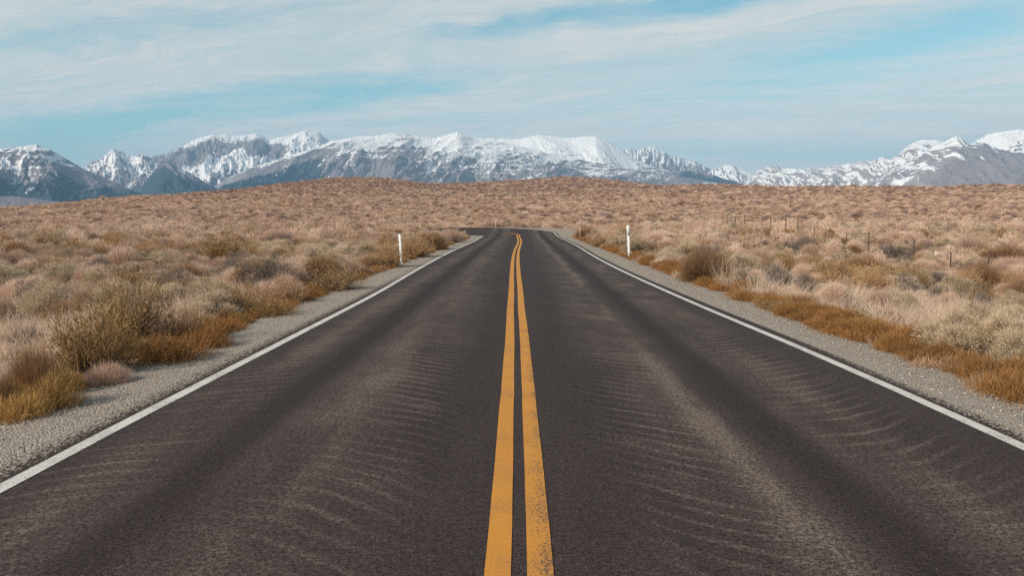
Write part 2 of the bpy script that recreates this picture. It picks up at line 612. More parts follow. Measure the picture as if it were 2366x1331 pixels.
def ribbon(name, A, B, z_off, m, cross=2, thick=None):
    """sheet between two polylines with equal counts, lying on the road surface"""
    n = len(A)
    ts = np.linspace(0, 1, cross)
    P = A[:, None, :] * (1 - ts)[None, :, None] + B[:, None, :] * ts[None, :, None]
    Z = road_z(P[..., 0], P[..., 1]) + z_off
    V = np.concatenate([P, Z[..., None]], 2).reshape(-1, 3)
    F = grid_faces(n, cross)[:, ::-1]
    return mesh_np(name, V, [F], m, smooth=False)


def normals2(P):
    t = np.gradient(P, axis=0)
    t /= np.linalg.norm(t, axis=1)[:, None]
    return np.stack([t[:, 1], -t[:, 0]], 1)      # right-hand side


CL = path(X_MID, 71.0, 6.5, 0.0)
NL = normals2(CL)
PL = path(X_LEFT, 67.5, 3.4, 0.0)
PR = path(X_RIGHT, 75.0, 9.0, 0.0)


def build_road():
    rng = np.random.default_rng(4)
    L, Rr = PL, PR
    AL = L - normals2(L) * 0.28
    AR = Rr + normals2(Rr) * 0.22
    o = obj('road', ribbon('road', AL, AR, 0.0, M_ASPH, 9))
    tag(o, 'two lane asphalt road running straight ahead then swinging left', 'road', kind='structure')
    # shoulders: gravel from under the asphalt edge outwards, dipping towards the plain
    for nm, P, sd, lab in (('shoulder', L, -1, 'grey gravel shoulder along the white line on the left side'),
                           ('shoulder', Rr, 1, 'grey gravel shoulder along the white line on the right side')):
        N = normals2(P) * sd
        inner, rows, zs = P + N * 0.12, [], []
        wob = 0.10 * fbm(P[:, 1] / 2.0, P[:, 0] * 0 + sd, 3, 77)
        wide = 1.75 + wob
        if sd > 0:
            wide = wide + 2.0 * sstep(P[:, 1], 55, 70)
        for k, t in enumerate(np.linspace(0, 1, 7)):
            q = P + N * (0.12 + (wide - 0.12)[:, None] * t)
            rows.append(q)
            zs.append(road_z(q[:, 0], q[:, 1]) - 0.006 - 0.075 * t * t + 0.012 * fbm(q[:, 0] * 3, q[:, 1] * 3, 2, 3) * (t > 0.3))
        Pq = np.stack(rows, 1); Z = np.stack(zs, 1)
        V = np.concatenate([Pq, Z[..., None]], 2).reshape(-1, 3)
        F = grid_faces(len(P), 7)
        if sd > 0: F = F[:, ::-1]
        o = obj(nm, mesh_np(nm, V, [F], M_GRAV, smooth=True))
        tag(o, lab, 'gravel shoulder', kind='structure')

    def line(name, P, off, w, m, lab):
        N = normals2(P)
        n = len(P)
        if m is M_YEL:                              # nearly worn away round the bend
            w = w * (1 - 0.75 * sstep(-P[:, 0], 0.4, 2.2))[:, None]
        j = 0.006 * fbm(np.arange(n) * 0.7, np.zeros(n), 3, 8)[:, None]
        o = obj(name, ribbon(name, P + N * (off - w / 2 + j), P + N * (off + w / 2 + j), 0.004, m, 2))
        tag(o, lab, 'road marking', kind='structure')
    line('edge_line', L, 0, 0.112, M_WHITE, 'white edge line on the left side of the road')
    line('edge_line', Rr, 0, 0.112, M_WHITE, 'white edge line on the right side of the road')
    line('centre_line', CL, -0.105, 0.122, M_YEL, 'left stripe of the double yellow centre line, evenly painted')
    line('centre_line', CL, 0.092, 0.122, M_YEL, 'right stripe of the double yellow centre line, more worn')


# ------------------------------------------------------------------ mountains
def make_mountain_mat():
    m, g, out = mat('mountain rock snow and forest')
    c = g.coord('Object')
    sn, fo, tn = g.attr('snow'), g.attr('forest'), g.attr('tone')
    n = g.noise(c, 0.012, 5, 0.65)
    n2 = g.noise(c, 0.045, 3, 0.7)
    rock = g.mix(tn, (0.185, 0.160, 0.172), (0.50, 0.43, 0.395))
    rock = g.mix(g.ss(n, 0.35, 0.7), rock, (0.28, 0.232, 0.23))
    forest = g.mix(g.ss(n2, 0.4, 0.65), (0.022, 0.040, 0.050), (0.065, 0.080, 0.088))
    f = g.ss(g.add(fo, g.mul(g.sub(n2, 0.5), 0.7)), 0.40, 0.6)
    col = g.mix(f, rock, forest)
    s = g.ss(g.add(sn, g.add(g.mul(g.sub(n, 0.5), 0.35), g.mul(g.sub(n2, 0.5), 0.4))), 0.33, 0.67)
    col = g.mix(s, col, (0.90, 0.89, 0.88))
    principled(g, out, col, 0.9, 0.1)
    return m


M_MTN = make_mountain_mat()

#   crest (photo pixels), crest distance, foot distance, spur amplitude, spur size, shear, snow lower/upper (m), snow bias, forest line (m), rock tone, seed, label
RANGES = [
    dict(c=[(-500, 430), (-300, 440), (0, 449), (60, 452), (130, 462), (230, 480), (300, 503)], D=7400, F=6300, amp=60, size=300, shear=0.2,
         s0=1500, s1=1900, fl=0, ft=-50, tone=0.15, seed=1, zm=1500, zr=400, lab='low blue foothill at the foot of the leftmost mountain'),
    dict(c=[(-600, 350), (-400, 350), (-200, 330), (-60, 345), (0, 341), (40, 338), (85, 331), (110, 341), (135, 352), (165, 372), (200, 391), (240, 406), (290, 430), (330, 448), (400, 480), (460, 508)],
         D=10200, F=7600, amp=170, size=520, shear=0.25, s0=420, s1=900, fl=560, ft=200, tone=0.2, seed=2, zm=650, zr=560, pat=(0.6, 0.40, 0.65), lab='leftmost mountain, snow streaked top over dark forested flank'),
    dict(c=[(270, 480), (320, 448), (345, 408), (362, 383), (372, 372), (384, 369), (396, 374), (415, 386), (440, 398), (470, 416), (520, 444), (600, 490)], D=11600, F=9300, amp=150, size=420, shear=-0.3,
         s0=520, s1=1050, fl=720, ft=200, tone=0.15, seed=3, zm=780, zr=420, pat=(0.5, 0.3, 0.7), lab='dark pyramid peak in front of the snowy bowl'),
    dict(c=[(100, 470), (170, 410), (197, 384), (215, 370), (232, 366), (248, 352), (256, 345), (265, 341), (276, 346), (290, 353), (302, 359), (312, 358), (325, 353), (338, 358), (352, 366), (370, 380), (400, 400), (450, 430), (500, 470)],
         D=13500, F=11200, amp=190, size=430, shear=0.1, s0=420, s1=760, fl=200, ft=100, tone=0.35, seed=4, zm=740, zr=800, pat=(0.8, 0.3, 0.6), lab='small sharp snowy peak between the leftmost mountain and the cirque'),
    dict(c=[(270, 440), (330, 375), (352, 360), (375, 356), (400, 347), (430, 330), (455, 318), (480, 311), (500, 309), (520, 308), (545, 311), (575, 309), (592, 306), (608, 312), (620, 323), (640, 316), (665, 312), (690, 304), (703, 300), (722, 301), (738, 304), (750, 316), (765, 326), (800, 345), (860, 380), (950, 430)],
         D=16500, F=12300, amp=270, size=620, shear=0.15, s0=480, s1=820, fl=100, ft=50, tone=0.22, seed=5, zm=640, zr=900, pat=(0.75, 0.35, 0.55), cliff=0.45, lab='broad snowy cirque with dark cliffs under its crest'),
    dict(c=[(400, 495), (440, 468), (480, 438), (530, 407), (585, 384), (640, 366), (700, 348), (742, 334), (760, 326), (800, 318), (835, 312), (870, 311), (905, 306), (930, 306), (955, 311), (1000, 316), (1040, 307), (1057, 303), (1075, 309), (1095, 319), (1150, 326), (1200, 336), (1260, 350), (1330, 364), (1400, 378), (1480, 392), (1560, 404), (1650, 420), (1720, 445), (1800, 480)],
         D=13600, F=9700, amp=210, size=560, shear=0.75, s0=560, s1=1150, fl=650, ft=250, tone=0.3, seed=6, zm=900, zr=620, pat=(0.55, 0.75, 0.4), band=1, lab='great rounded snow covered mountain with a dark blue left shoulder'),
    dict(c=[(960, 380), (1020, 340), (1095, 319), (1150, 318), (1200, 319), (1225, 313), (1250, 310), (1275, 312), (1300, 316), (1340, 314), (1380, 313), (1400, 322), (1430, 341), (1460, 362), (1500, 380), (1560, 396), (1640, 412), (1750, 450)],
         D=15200, F=12200, amp=120, size=700, shear=-0.4, s0=260, s1=760, fl=480, ft=150, tone=0.3, seed=7, zm=880, zr=600, pat=(0.25, 0.8, 0.35), band=1, lab='smooth white snowfield dome right of the great rounded mountain'),
    dict(c=[(1380, 385), (1425, 352), (1440, 345), (1458, 341), (1472, 347), (1485, 342), (1498, 338), (1512, 339), (1525, 345), (1545, 356), (1560, 360), (1575, 364), (1590, 370), (1600, 368), (1618, 377), (1640, 388), (1680, 405), (1740, 440)],
         D=19000, F=16500, amp=230, size=380, shear=0.0, s0=950, s1=1750, fl=0, ft=-50, tone=0.2, seed=8, zm=1560, zr=700, pat=(1.5, 0.1, 0.5), rough=1.7, lab='jagged grey peaks with little snow behind the white dome'),
    dict(c=[(1440, 440), (1500, 410), (1545, 396), (1585, 392), (1625, 396), (1670, 410), (1720, 425), (1780, 445)], D=14300, F=12800, amp=45, size=500, shear=0,
         s0=1000, s1=1500, fl=900, ft=700, tone=0.2, seed=9, zm=1500, zr=400, lab='low dark forested ridge below the jagged peaks'),
    dict(c=[(1580, 440), (1640, 394), (1662, 384), (1678, 380), (1692, 380), (1708, 384), (1735, 398), (1765, 416), (1800, 445)], D=15500, F=14000, amp=110, size=350, shear=-0.2,
         s0=430, s1=900, fl=300, ft=100, tone=0.35, seed=10, zm=820, zr=700, pat=(1.3, 0.2, 0.5), lab='small pale domed hill left of the gap in the range'),
    dict(c=[(1680, 450), (1725, 415), (1748, 394), (1765, 387), (1790, 381), (1806, 386), (1850, 387), (1900, 386), (1950, 377), (2000, 370), (2022, 367), (2040, 360), (2056, 367), (2080, 351), (2098, 334), (2120, 323), (2142, 320), (2165, 321), (2182, 327), (2215, 345), (2280, 375), (2400, 420), (2500, 460)],
         D=15200, F=11600, amp=230, size=430, shear=-0.6, s0=300, s1=900, fl=0, ft=-50, tone=0.8, seed=11, zm=760, zr=1100, pat=(1.5, 0.15, 0.4), lab='pale striped ridge climbing rightwards from the gap'),
    dict(c=[(1900, 500), (1980, 445), (2040, 405), (2100, 368), (2150, 340), (2185, 324), (2200, 316), (2212, 312), (2222, 317), (2240, 329), (2262, 325), (2280, 330), (2310, 343), (2366, 352), (2430, 345), (2550, 350), (2750, 390), (2900, 440)],
         D=13000, F=9200, amp=230, size=520, shear=-0.8, s0=560, s1=1150, fl=0, ft=-50, tone=0.55, seed=12, zm=830, zr=700, pat=(1.4, 0.2, 0.4), lab='rightmost mountain with a pointed top and bare purple brown slope'),
    dict(c=[(2180, 380), (2225, 340), (2250, 327), (2265, 318), (2280, 309), (2300, 304), (2320, 301), (2340, 298), (2366, 298), (2420, 302), (2500, 310), (2650, 340), (2800, 400)], D=15000, F=12800, amp=150, size=450, shear=0.2,
         s0=500, s1=800, fl=0, ft=-50, tone=0.35, seed=13, zm=760, zr=700, pat=(0.8, 0.4, 0.5), lab='snowy summit behind the rightmost mountain'),
]


def build_range(q):
    pts = np.array(q['c'], float)
    n = int((pts[-1, 0] - pts[0, 0]) / 1.15)
    pxs = np.linspace(pts[0, 0], pts[-1, 0], n)
    az = np.empty(len(pts)); tn = np.empty(len(pts))
    for i, (a, b) in enumerate(pts):
        az[i], tn[i] = pix_dir(a, b)
    azk = np.interp(pxs, pts[:, 0], az)
    te = 0.5 * np.interp(pxs, pts[:, 0], tn) + 0.5 * cubic(pts[:, 0], tn, pxs)
    D, Fd, sd = q['D'], q['F'], q['seed']
    rough = q.get('rough', 1.0)
    s_m = azk * D
    jag = fbm(s_m / 130.0, s_m * 0, 4, sd * 7, 0.6) * 22 * rough + fbm(s_m / 40.0, s_m * 0, 3, sd * 7 + 3, 0.6) * 8 * rough
    Zc = np.maximum(te * D + CAM_H, 5)
    jag = jag * np.clip(te * D / 500, 0.1, 1)
    nr = 190
    t = np.concatenate([np.linspace(0, 1, nr), np.linspace(1.03, 1.6, 20)])
    T, S = np.meshgrid(t, s_m, indexing='xy')
    ZC = np.repeat(Zc[:, None], len(t), 1)
    # the crest wanders to and fro in depth
    wander = fbm(S[:, :1] / 900.0, S[:, :1] * 0 + sd, 3, sd * 3) * 0.22
    Rr = Fd + (D - Fd) * T
    up = np.where(T <= 1, T, np.clip(1 - (T - 1) * 1.3, 0, 1))
    prof = up ** 1.12
    down = (D - Rr)
    sx = S + q['shear'] * down + 240 * fbm(S / 1500.0, Rr / 1500.0, 3, sd + 40)
    k = q['size']
    rg = ridged(sx / k, Rr / (k * 2.4), 6, sd * 101, 0.55)
    fine = ridged(sx / (k * 0.28), Rr / (k * 0.7), 4, sd * 51, 0.6)
    env = np.clip(up * (1 - up) * 4, 0, 1) ** 0.8
    envc = env + 0.0
    big = fbm(sx / (k * 1.6), Rr / (k * 2.2), 4, sd * 13 + 5, 0.5)
    Z = ZC * prof + ((rg - 0.42) * 0.95 + big * 0.9) * q['amp'] * envc * np.clip(ZC / 700, 0.1, 1.2) + (fine - 0.4) * q['amp'] * 0.20 * (envc * 0.9 + 0.05) * rough
    Z = Z + fbm(S / 60.0, Rr / 60.0, 3, sd + 70, 0.6) * 9 * rough * (envc * 0.9 + 0.08)
    Z = Z + jag[:, None] * np.clip(1 - np.abs(1 - T) / 0.10, 0, 1) ** 1.5
    # no point may rise over the crest as seen from the road
    limit = (ZC + jag[:, None] - CAM_H) / D * Rr + CAM_H
    over = Z - limit * 0.995
    Z = np.where((T < 0.985) & (over > 0), limit * 0.995 - 8 * (1 - np.exp(-over / 8.0)), Z)
    if 'cliff' in q:                               # steep dark wall under the crest
        pass
    AZ = np.repeat(azk[:, None], len(t), 1)
    X = np.sin(AZ) * Rr
    Y = np.cos(AZ) * Rr
    # cover
    slope = np.gradient(Z, axis=1) / np.maximum(np.gradient(Rr, axis=1), 1e-6)
    cross = np.gradient(Z, axis=0) / np.gradient(S, axis=0)
    steep = np.sqrt(slope ** 2 + cross ** 2)
    nb = fbm(S / 520.0, Rr / 620.0, 5, sd + 90, 0.6)
    st = fbm(sx / 70.0 + nb * 1.2, Rr / 650.0, 5, sd + 91, 0.62)               # gullies and avalanche tracks
    bd = fbm(S / 520.0 + nb, Z / 34.0 + nb * 2.2, 5, sd + 95, 0.62)            # ledges that follow the contours
    sp = fbm(S / 42.0, Rr / 60.0, 4, sd + 97, 0.7)                            # scattered outcrops and trees
    ws, wb, wp = [1.9 * v_ for v_ in q.get('pat', (0.9, 0.3, 0.5))]
    rib = ridged(sx / (k * 0.15) + nb * 0.8, Rr / (k * 0.95), 4, sd * 61, 0.6)   # bare ribs between the chutes
    nb, st, sp = nb * 1.1, st * 0.6 + 0.8 * (0.40 - rib), sp * 0.85
    snow = 0.5 + (Z - q['zm']) / q['zr'] + ws * st + wb * bd + wp * sp + 0.28 * nb + 0.6 * (0.45 - rg)
    snow = np.minimum(snow, 0.5 + q.get('cap', 0.42) + 0.6 * (ws * st + wb * bd + wp * sp))
    pd = lambda p: pix_dir(p, 400)[0]
    extra_forest = 0
    bare = 0
    if q['seed'] == 2:                             # open rock slope low on the right flank
        snow = snow - 0.7 * sstep(AZ, pd(95), pd(230)) * (1 - sstep(Z, 700, 960))
    if q['seed'] == 3:                             # snow lies on the right hand side only
        snow = snow - 1.0 + 1.2 * sstep(AZ, pd(380), pd(420)) * sstep(Z, 430, 560) * (1 - 0.6 * sstep(Z, 700, 800))
        extra_forest = 0.5 * (1 - sstep(AZ, pd(375), pd(420)))
    if q['seed'] == 5:                             # rock wall between the plateau and the bowl
        side = 1 - 0.75 * sstep(AZ, pd(620), pd(680))
        w = np.exp(-((T - 0.83 - 0.05 * nb) / 0.10) ** 2) * side
        snow = snow - w * (1.25 + 1.1 * st)
        snow = snow - 0.6 * sstep(AZ, pd(470), pd(400)) * sstep(T, 0.8, 0.9)
    if q['seed'] == 6:
        # the wooded left shoulder streaked by avalanche tracks, and the purple bare flank beside it
        sh = 1 - sstep(AZ + 0.02 * nb, pd(700), pd(860))
        dz = ZC - Z
        snow = snow - sh * sstep(dz, 0, 110) * (1.05 - 2.1 * np.clip(st, 0, 1))
        extra_forest = 0.62 * sh * sstep(dz, 60, 300)
        fl2 = np.exp(-((AZ - pd(905) - (Z - 900) * 0.00004) / 0.038) ** 2)
        snow = snow - fl2 * 0.75 * (1 - sstep(Z + 250 * nb, 980, 1280))
        crest_rock = np.exp(-((AZ - pd(925)) / 0.022) ** 2) * sstep(T, 0.8, 0.92)
        snow = snow - 0.55 * crest_rock * (0.6 + st)
        extra_forest = extra_forest - 0.8 * fl2
    if q['seed'] == 12:
        bare = sstep(AZ - (Z - 700) * 0.00006, pd(2120), pd(2230))
        snow = snow - bare * 0.95 * (1 - sstep(Z + 120 * nb, 960, 1180))
    forest = 1 - sstep(Z + nb * 300 + sp * 160, q['ft'], q['fl']) if q['fl'] > q['ft'] else np.zeros_like(Z)
    forest = np.clip(forest + extra_forest, 0, 1)
    tone = np.clip(q['tone'] + 0.5 * nb + 0.45 * st + 0.2 * sp, 0, 1)
    tone = tone * (1 - 0.7 * bare)
    V = np.stack([X.ravel(), Y.ravel(), Z.ravel() - 12], 1)
    me = mesh_np('mountain', V, [grid_faces(n, len(t))[:, ::-1]], M_MTN,
                 dict(snow=np.clip(snow, -0.6, 1.5).ravel(), forest=np.clip(forest, 0, 1).ravel(), tone=tone.ravel()), smooth=True)
    o = obj('mountain', me)
    tag(o, q['lab'], 'mountain', kind='structure')


build_ground()
build_road()
for q_ in RANGES:
    build_range(q_)
# ------------------------------------------------------------------ plants
def make_plant_mat(name, ca, cb, cc=None, transl=0.14, vary=0.40):
    """dry stems and leaves: tone runs per blade, and every plant takes its own shade"""
    m, g, out = mat(name)
    t = g.attr('tone')
    oi = g.n.new('ShaderNodeObjectInfo')
    rnd = oi.outputs['Random']
    loc = oi.outputs['Location']
    patch = g.noise(loc, 0.045, 3, 0.6)
    col = g.mix(t, ca, cb)
    if cc is not None:
        col = g.mix(g.ss(g.add(rnd, g.mul(g.sub(patch, 0.5), 1.2)), 0.45, 0.95), col, cc)
    br = g.add(1.0 - vary / 2, g.mul(rnd, vary))
    col = g.mix(1.0, col, g.comb(br, br, br), 'MULTIPLY')
    d = g.n.new('ShaderNodeBsdfDiffuse')
    g.put(d.inputs[0], col)
    tr = g.n.new('ShaderNodeBsdfTranslucent')
    g.put(tr.inputs[0], col)
    mx = g.n.new('ShaderNodeMixShader')
    mx.inputs[0].default_value = transl
    g.l.new(d.outputs[0], mx.inputs[1]); g.l.new(tr.outputs[0], mx.inputs[2])
    g.l.new(mx.outputs[0], out.inputs[0])
    return m


MP = dict(
    straw=make_plant_mat('straw stems', (0.477, 0.317, 0.227), (0.775, 0.565, 0.442), (0.689, 0.520, 0.409)),
    sage=make_plant_mat('grey green leaves', (0.383, 0.289, 0.187), (0.740, 0.588, 0.406), (0.536, 0.441, 0.320)),
    rust=make_plant_mat('rusty twigs', (0.247, 0.132, 0.065), (0.432, 0.268, 0.151), (0.371, 0.240, 0.151)),
    olive=make_plant_mat('olive leaves', (0.214, 0.129, 0.052), (0.529, 0.335, 0.157), (0.454, 0.288, 0.157)),
    red=make_plant_mat('reddish twigs', (0.364, 0.215, 0.124), (0.567, 0.385, 0.238)),
    grey=make_plant_mat('grey bare twigs', (0.139, 0.112, 0.094), (0.338, 0.271, 0.223), (0.241, 0.199, 0.169)),
    weed=make_plant_mat('orange brown weeds', (0.235, 0.112, 0.038), (0.430, 0.233, 0.095), (0.340, 0.172, 0.068)),
    yellow=make_plant_mat('yellowed weeds', (0.280, 0.153, 0.044), (0.582, 0.367, 0.154)),
    grass=make_plant_mat('dry grass', (0.562, 0.411, 0.289), (0.798, 0.627, 0.488), (0.695, 0.538, 0.420), 0.3),
    umber=make_plant_mat('umber twigs', (0.264, 0.175, 0.149), (0.456, 0.326, 0.292), (0.382, 0.272, 0.246)),
    tawny=make_plant_mat('tawny twigs', (0.260, 0.163, 0.081), (0.500, 0.342, 0.194), (0.420, 0.286, 0.173)),
    stem=make_plant_mat('woody stems', (0.085, 0.065, 0.055), (0.16, 0.125, 0.105), None, 0.0),  # bark colour darkened further, painting shade into the shrub cores
)


def blades(P, Dv, L, W, rng, bendz=0.0, wob=0.25):
    """tapered two piece strips from P along Dv"""
    n = len(P)
    rv = rng.normal(size=(n, 3))
    side = np.cross(Dv, rv)
    side /= np.maximum(np.linalg.norm(side, axis=1)[:, None], 1e-6)
    b = rng.normal(size=(n, 3)) * wob
    b[:, 2] += bendz
    m = P + Dv * (L * 0.5)[:, None] + b * (L * 0.12)[:, None]
    e = P + Dv * L[:, None] + b * (L * 0.42)[:, None]
    w = (W * 0.5)[:, None]
    V = np.stack([P - side * w, P + side * w, m + side * w * 0.85, m - side * w * 0.85, e], 1).reshape(-1, 3)
    i = np.arange(n)[:, None] * 5
    Q = i + np.array([[0, 1, 2, 3]])
    T = i + np.array([[3, 2, 4]])
    return V, Q, T


class Geo:
    def __init__(s):
        s.V, s.Q, s.T, s.A, s.n = [], [], [], [], 0

    def add(s, V, Q, T, tone):
        s.V.append(V); s.Q.append(Q + s.n); s.T.append(T + s.n); s.A.append(tone)
        s.n += len(V)

    def blades(s, P, Dv, L, W, rng, tone=None, **k):
        V, Q, T = blades(P, Dv, L, W, rng, **k)
        if tone is None:
            tone = rng.random(len(P))
        s.add(V, Q, T, np.repeat(tone, 5))

    def mesh(s, name, m):
        return mesh_np(name, np.concatenate(s.V), [np.concatenate(s.Q), np.concatenate(s.T)], m, dict(tone=np.concatenate(s.A)))


def unit(v):
    return v / np.maximum(np.linalg.norm(v, axis=-1, keepdims=True), 1e-9)


def dome_dirs(n, rng, low=0.02):
    z = rng.uniform(low, 1, n) ** 0.85
    a = rng.uniform(0, 2 * np.pi, n)
    r = np.sqrt(np.maximum(1 - z * z, 0))
    return np.stack([r * np.cos(a), r * np.sin(a), z], 1)


def lumpy(dirs, rng, amt=0.3, k=9):
    """outline multiplier with lobes"""
    c = dome_dirs(k, rng, 0.0)
    h = rng.uniform(-1, 1, k)
    d = np.exp(-((1 - dirs @ c.T) / 0.16))
    return 1 + amt * (d * h).sum(1)


def stems_geo(rng, n, Rr, H, w=0.016):
    """crooked woody stems leaving the root and forking once"""
    s = Geo()
    d = unit(dome_dirs(n, rng, 0.25) * np.array([1.1, 1.1, 1.0]))
    p0 = rng.normal(size=(n, 3)) * 0.04 * np.array([1, 1, 0])
    L = rng.uniform(0.5, 0.85, n) * min(Rr, H * 1.2)
    for k in range(2):
        s.blades(p0, d, L, np.full(n, w), rng, wob=0.5)
    mid = p0 + d * (L * 0.5)[:, None]
    for k in range(3):
        d2 = unit(d + rng.normal(size=(n, 3)) * 0.55 + np.array([0, 0, 0.25]))
        s.blades(mid, d2, L * rng.uniform(0.5, 0.8, n), np.full(n, w * 0.55), rng, wob=0.6)
    return s


def rabbit_geo(rng, n, W=0.007, H=0.72, Rr=0.55, lump=0.25):
    """rounded dome of fine upright twigs"""
    s = Geo()
    d = dome_dirs(n, rng)
    lm = lumpy(d, rng, lump) * rng.normal(1, 0.07, n)
    rho = 1 / np.sqrt((d[:, :2] ** 2).sum(1) / Rr ** 2 + d[:, 2] ** 2 / H ** 2) * lm
    u = rng.uniform(0.25, 0.86, n)
    p = d * (rho * u)[:, None]
    dv = unit(d + np.array([0, 0, 0.55]) + rng.normal(size=(n, 3)) * 0.28)
    s.blades(p, dv, rho * (1 - u) * rng.uniform(0.8, 1.25, n) + 0.03, W * rng.uniform(0.7, 1.3, n), rng)
    return s


def sage_geo(rng, n, W=0.014, H=0.68, Rr=0.6, lobes=13):
    """clumps of short leaves at the ends of spreading limbs, dark gaps between"""
    s = Geo()
    c = dome_dirs(lobes, rng, 0.12) * np.array([Rr, Rr, H]) * rng.uniform(0.62, 0.86, (lobes, 1))
    rad = rng.uniform(0.13, 0.24, lobes) * (Rr / 0.6)
    k = rng.integers(0, lobes, n)
    dd = unit(rng.normal(size=(n, 3)) + np.array([0, 0, 0.55]))
    p = c[k] + dd * (rad[k] * rng.uniform(0.45, 1.0, n))[:, None] * np.array([1.15, 1.15, 0.75])
    p[:, 2] = np.maximum(p[:, 2], 0.02)
    dv = unit(dd + np.array([0, 0, 0.6]) + rng.normal(size=(n, 3)) * 0.4)
    s.blades(p, dv, rng.uniform(0.04, 0.10, n), W * rng.uniform(0.7, 1.3, n), rng, tone=np.clip(rng.random(n) * 0.7 + 0.3 * rng.random(lobes)[k], 0, 1))
    # stray tips
    m = n // 8
    k = rng.integers(0, lobes, m)
    p = c[k]
    dv = unit(c[k] * np.array([1, 1, 0.6]) + np.array([0, 0, 0.5]) + rng.normal(size=(m, 3)) * 0.3)
    s.blades(p, dv, rad[k] * rng.uniform(1.1, 1.7, m), np.full(m, W * 0.5), rng)
    return s


def open_geo(rng, n, W=0.009, H=0.95, Rr=0.55, leaves=True):
    """taller upright shrub: rising wands set with small leaves, thin enough to look into"""
    s = Geo()
    nw = max(30, n // 26)
    d = unit(dome_dirs(nw, rng, 0.35) * np.array([0.75, 0.75, 1]))
    L = 1 / np.sqrt((d[:, :2] ** 2).sum(1) / Rr ** 2 + d[:, 2] ** 2 / H ** 2) * rng.uniform(0.7, 1.12, nw)
    p0 = rng.normal(size=(nw, 3)) * np.array([0.09, 0.09, 0]) * Rr / 0.5
    s.blades(p0, d, L, np.full(nw, W * 0.8), rng, tone=rng.random(nw) * 0.4, wob=0.35)
    k = rng.integers(0, nw, n)
    u = rng.uniform(0.25, 1.02, n)
    p = p0[k] + d[k] * (L[k] * u)[:, None] + rng.normal(size=(n, 3)) * 0.035
    p[:, 2] = np.maximum(p[:, 2], 0.01)
    dv = unit(d[k] + rng.normal(size=(n, 3)) * 0.6 + np.array([0, 0, 0.3]))
    s.blades(p, dv, rng.uniform(0.05, 0.12, n), W * rng.uniform(0.7, 1.5, n), rng)
    return s


def grass_geo(rng, n, W=0.006, H=0.42, Rr=0.13, arch=-0.9, spread=0.45):
    s = Geo()
    a = rng.uniform(0, 2 * np.pi, n); r = Rr * np.sqrt(rng.random(n))
    p = np.stack([r * np.cos(a), r * np.sin(a), np.zeros(n)], 1)
    lean = np.stack([np.cos(a), np.sin(a), np.zeros(n)], 1) * (r / Rr * spread)[:, None]
    dv = unit(np.array([0, 0, 1.0]) + lean + rng.normal(size=(n, 3)) * 0.22)
    s.blades(p, dv, H * rng.uniform(0.5, 1.15, n), W * rng.uniform(0.7, 1.3, n), rng, bendz=arch, wob=0.7)
    return s


def weed_geo(rng, n, W=0.008, H=0.30, Rr=0.34):
    """low tangled mound"""
    s = Geo()
    d = dome_dirs(n, rng, 0.0)
    lm = lumpy(d, rng, 0.3) * rng.normal(1, 0.1, n)
    rho = 1 / np.sqrt((d[:, :2] ** 2).sum(1) / Rr ** 2 + d[:, 2] ** 2 / H ** 2) * lm
    u = rng.uniform(0.3, 0.95, n)
    p = d * (rho * u)[:, None]
    dv = unit(d * 0.6 + np.array([0, 0, 0.75]) + rng.normal(size=(n, 3)) * 0.55)
    s.blades(p, dv, rng.uniform(0.05, 0.14, n), W * rng.uniform(0.6, 1.4, n), rng)
    return s


RNG = np.random.default_rng(11)


def variants(k, f, name, m, **kw):
    return [f(np.random.default_rng(900 + i * 7 + len(name)), **kw).mesh(name, MP[m]) for i in range(k)]


FOL = dict(
    rabbit=variants(5, rabbit_geo, 'straw_foliage', 'straw', n=3600, W=0.0048),
    rabbitflat=variants(3, rabbit_geo, 'straw_foliage', 'straw', n=3200, W=0.0048, H=0.5, Rr=0.62, lump=0.4),
    sage=variants(5, sage_geo, 'sage_foliage', 'sage', n=6000, W=0.0062, lobes=18),
    sageopen=variants(3, sage_geo, 'sage_foliage', 'grey', n=2000, lobes=10, W=0.006),
    rust=variants(3, rabbit_geo, 'rust_foliage', 'rust', n=3600, W=0.0048, H=0.66, Rr=0.58, lump=0.3),
    olive=variants(3, open_geo, 'olive_foliage', 'olive', n=4200, W=0.0075),
    tawny=variants(2, open_geo, 'tawny_foliage', 'tawny', n=3600, W=0.0068, H=0.9),
    red=variants(2, open_geo, 'red_foliage', 'red', n=3600, W=0.0065, H=0.75, Rr=0.6),
    yellow=variants(2, weed_geo, 'yellow_foliage', 'yellow', n=4200, W=0.004, H=0.30, Rr=0.36),
    orange=variants(3, weed_geo, 'weed_foliage', 'weed', n=2900, W=0.0046),
    dead=variants(3, lambda rng, n: stems_geo(rng, n, 0.6, 0.5, 0.014), 'dead_twigs', 'grey', n=60),
    tallgrass=variants(2, grass_geo, 'tall_grass_blades', 'grass', n=120, W=0.008, H=1.0, Rr=0.22, arch=-0.25, spread=0.22),
)
STEM = [stems_geo(np.random.default_rng(70 + i), 85, 0.58, 0.72, 0.013).mesh('stem', MP['stem']) for i in range(3)]  # extra dark stems packed inside so the shrub cores look shaded


def shrub(name, key, loc, rz, sc, label, cat, group=None, var=0, stem=True):
    root = empty(name, loc, rz, sc)
    tag(root, label, cat, group)
    obj('foliage', FOL[key][var % len(FOL[key])], root)
    if stem:
        obj('stem', STEM[var % 3], root)
    return root


OCC = []          # hand-placed plants keep the random ones off their spots
FOOT_FREE = []


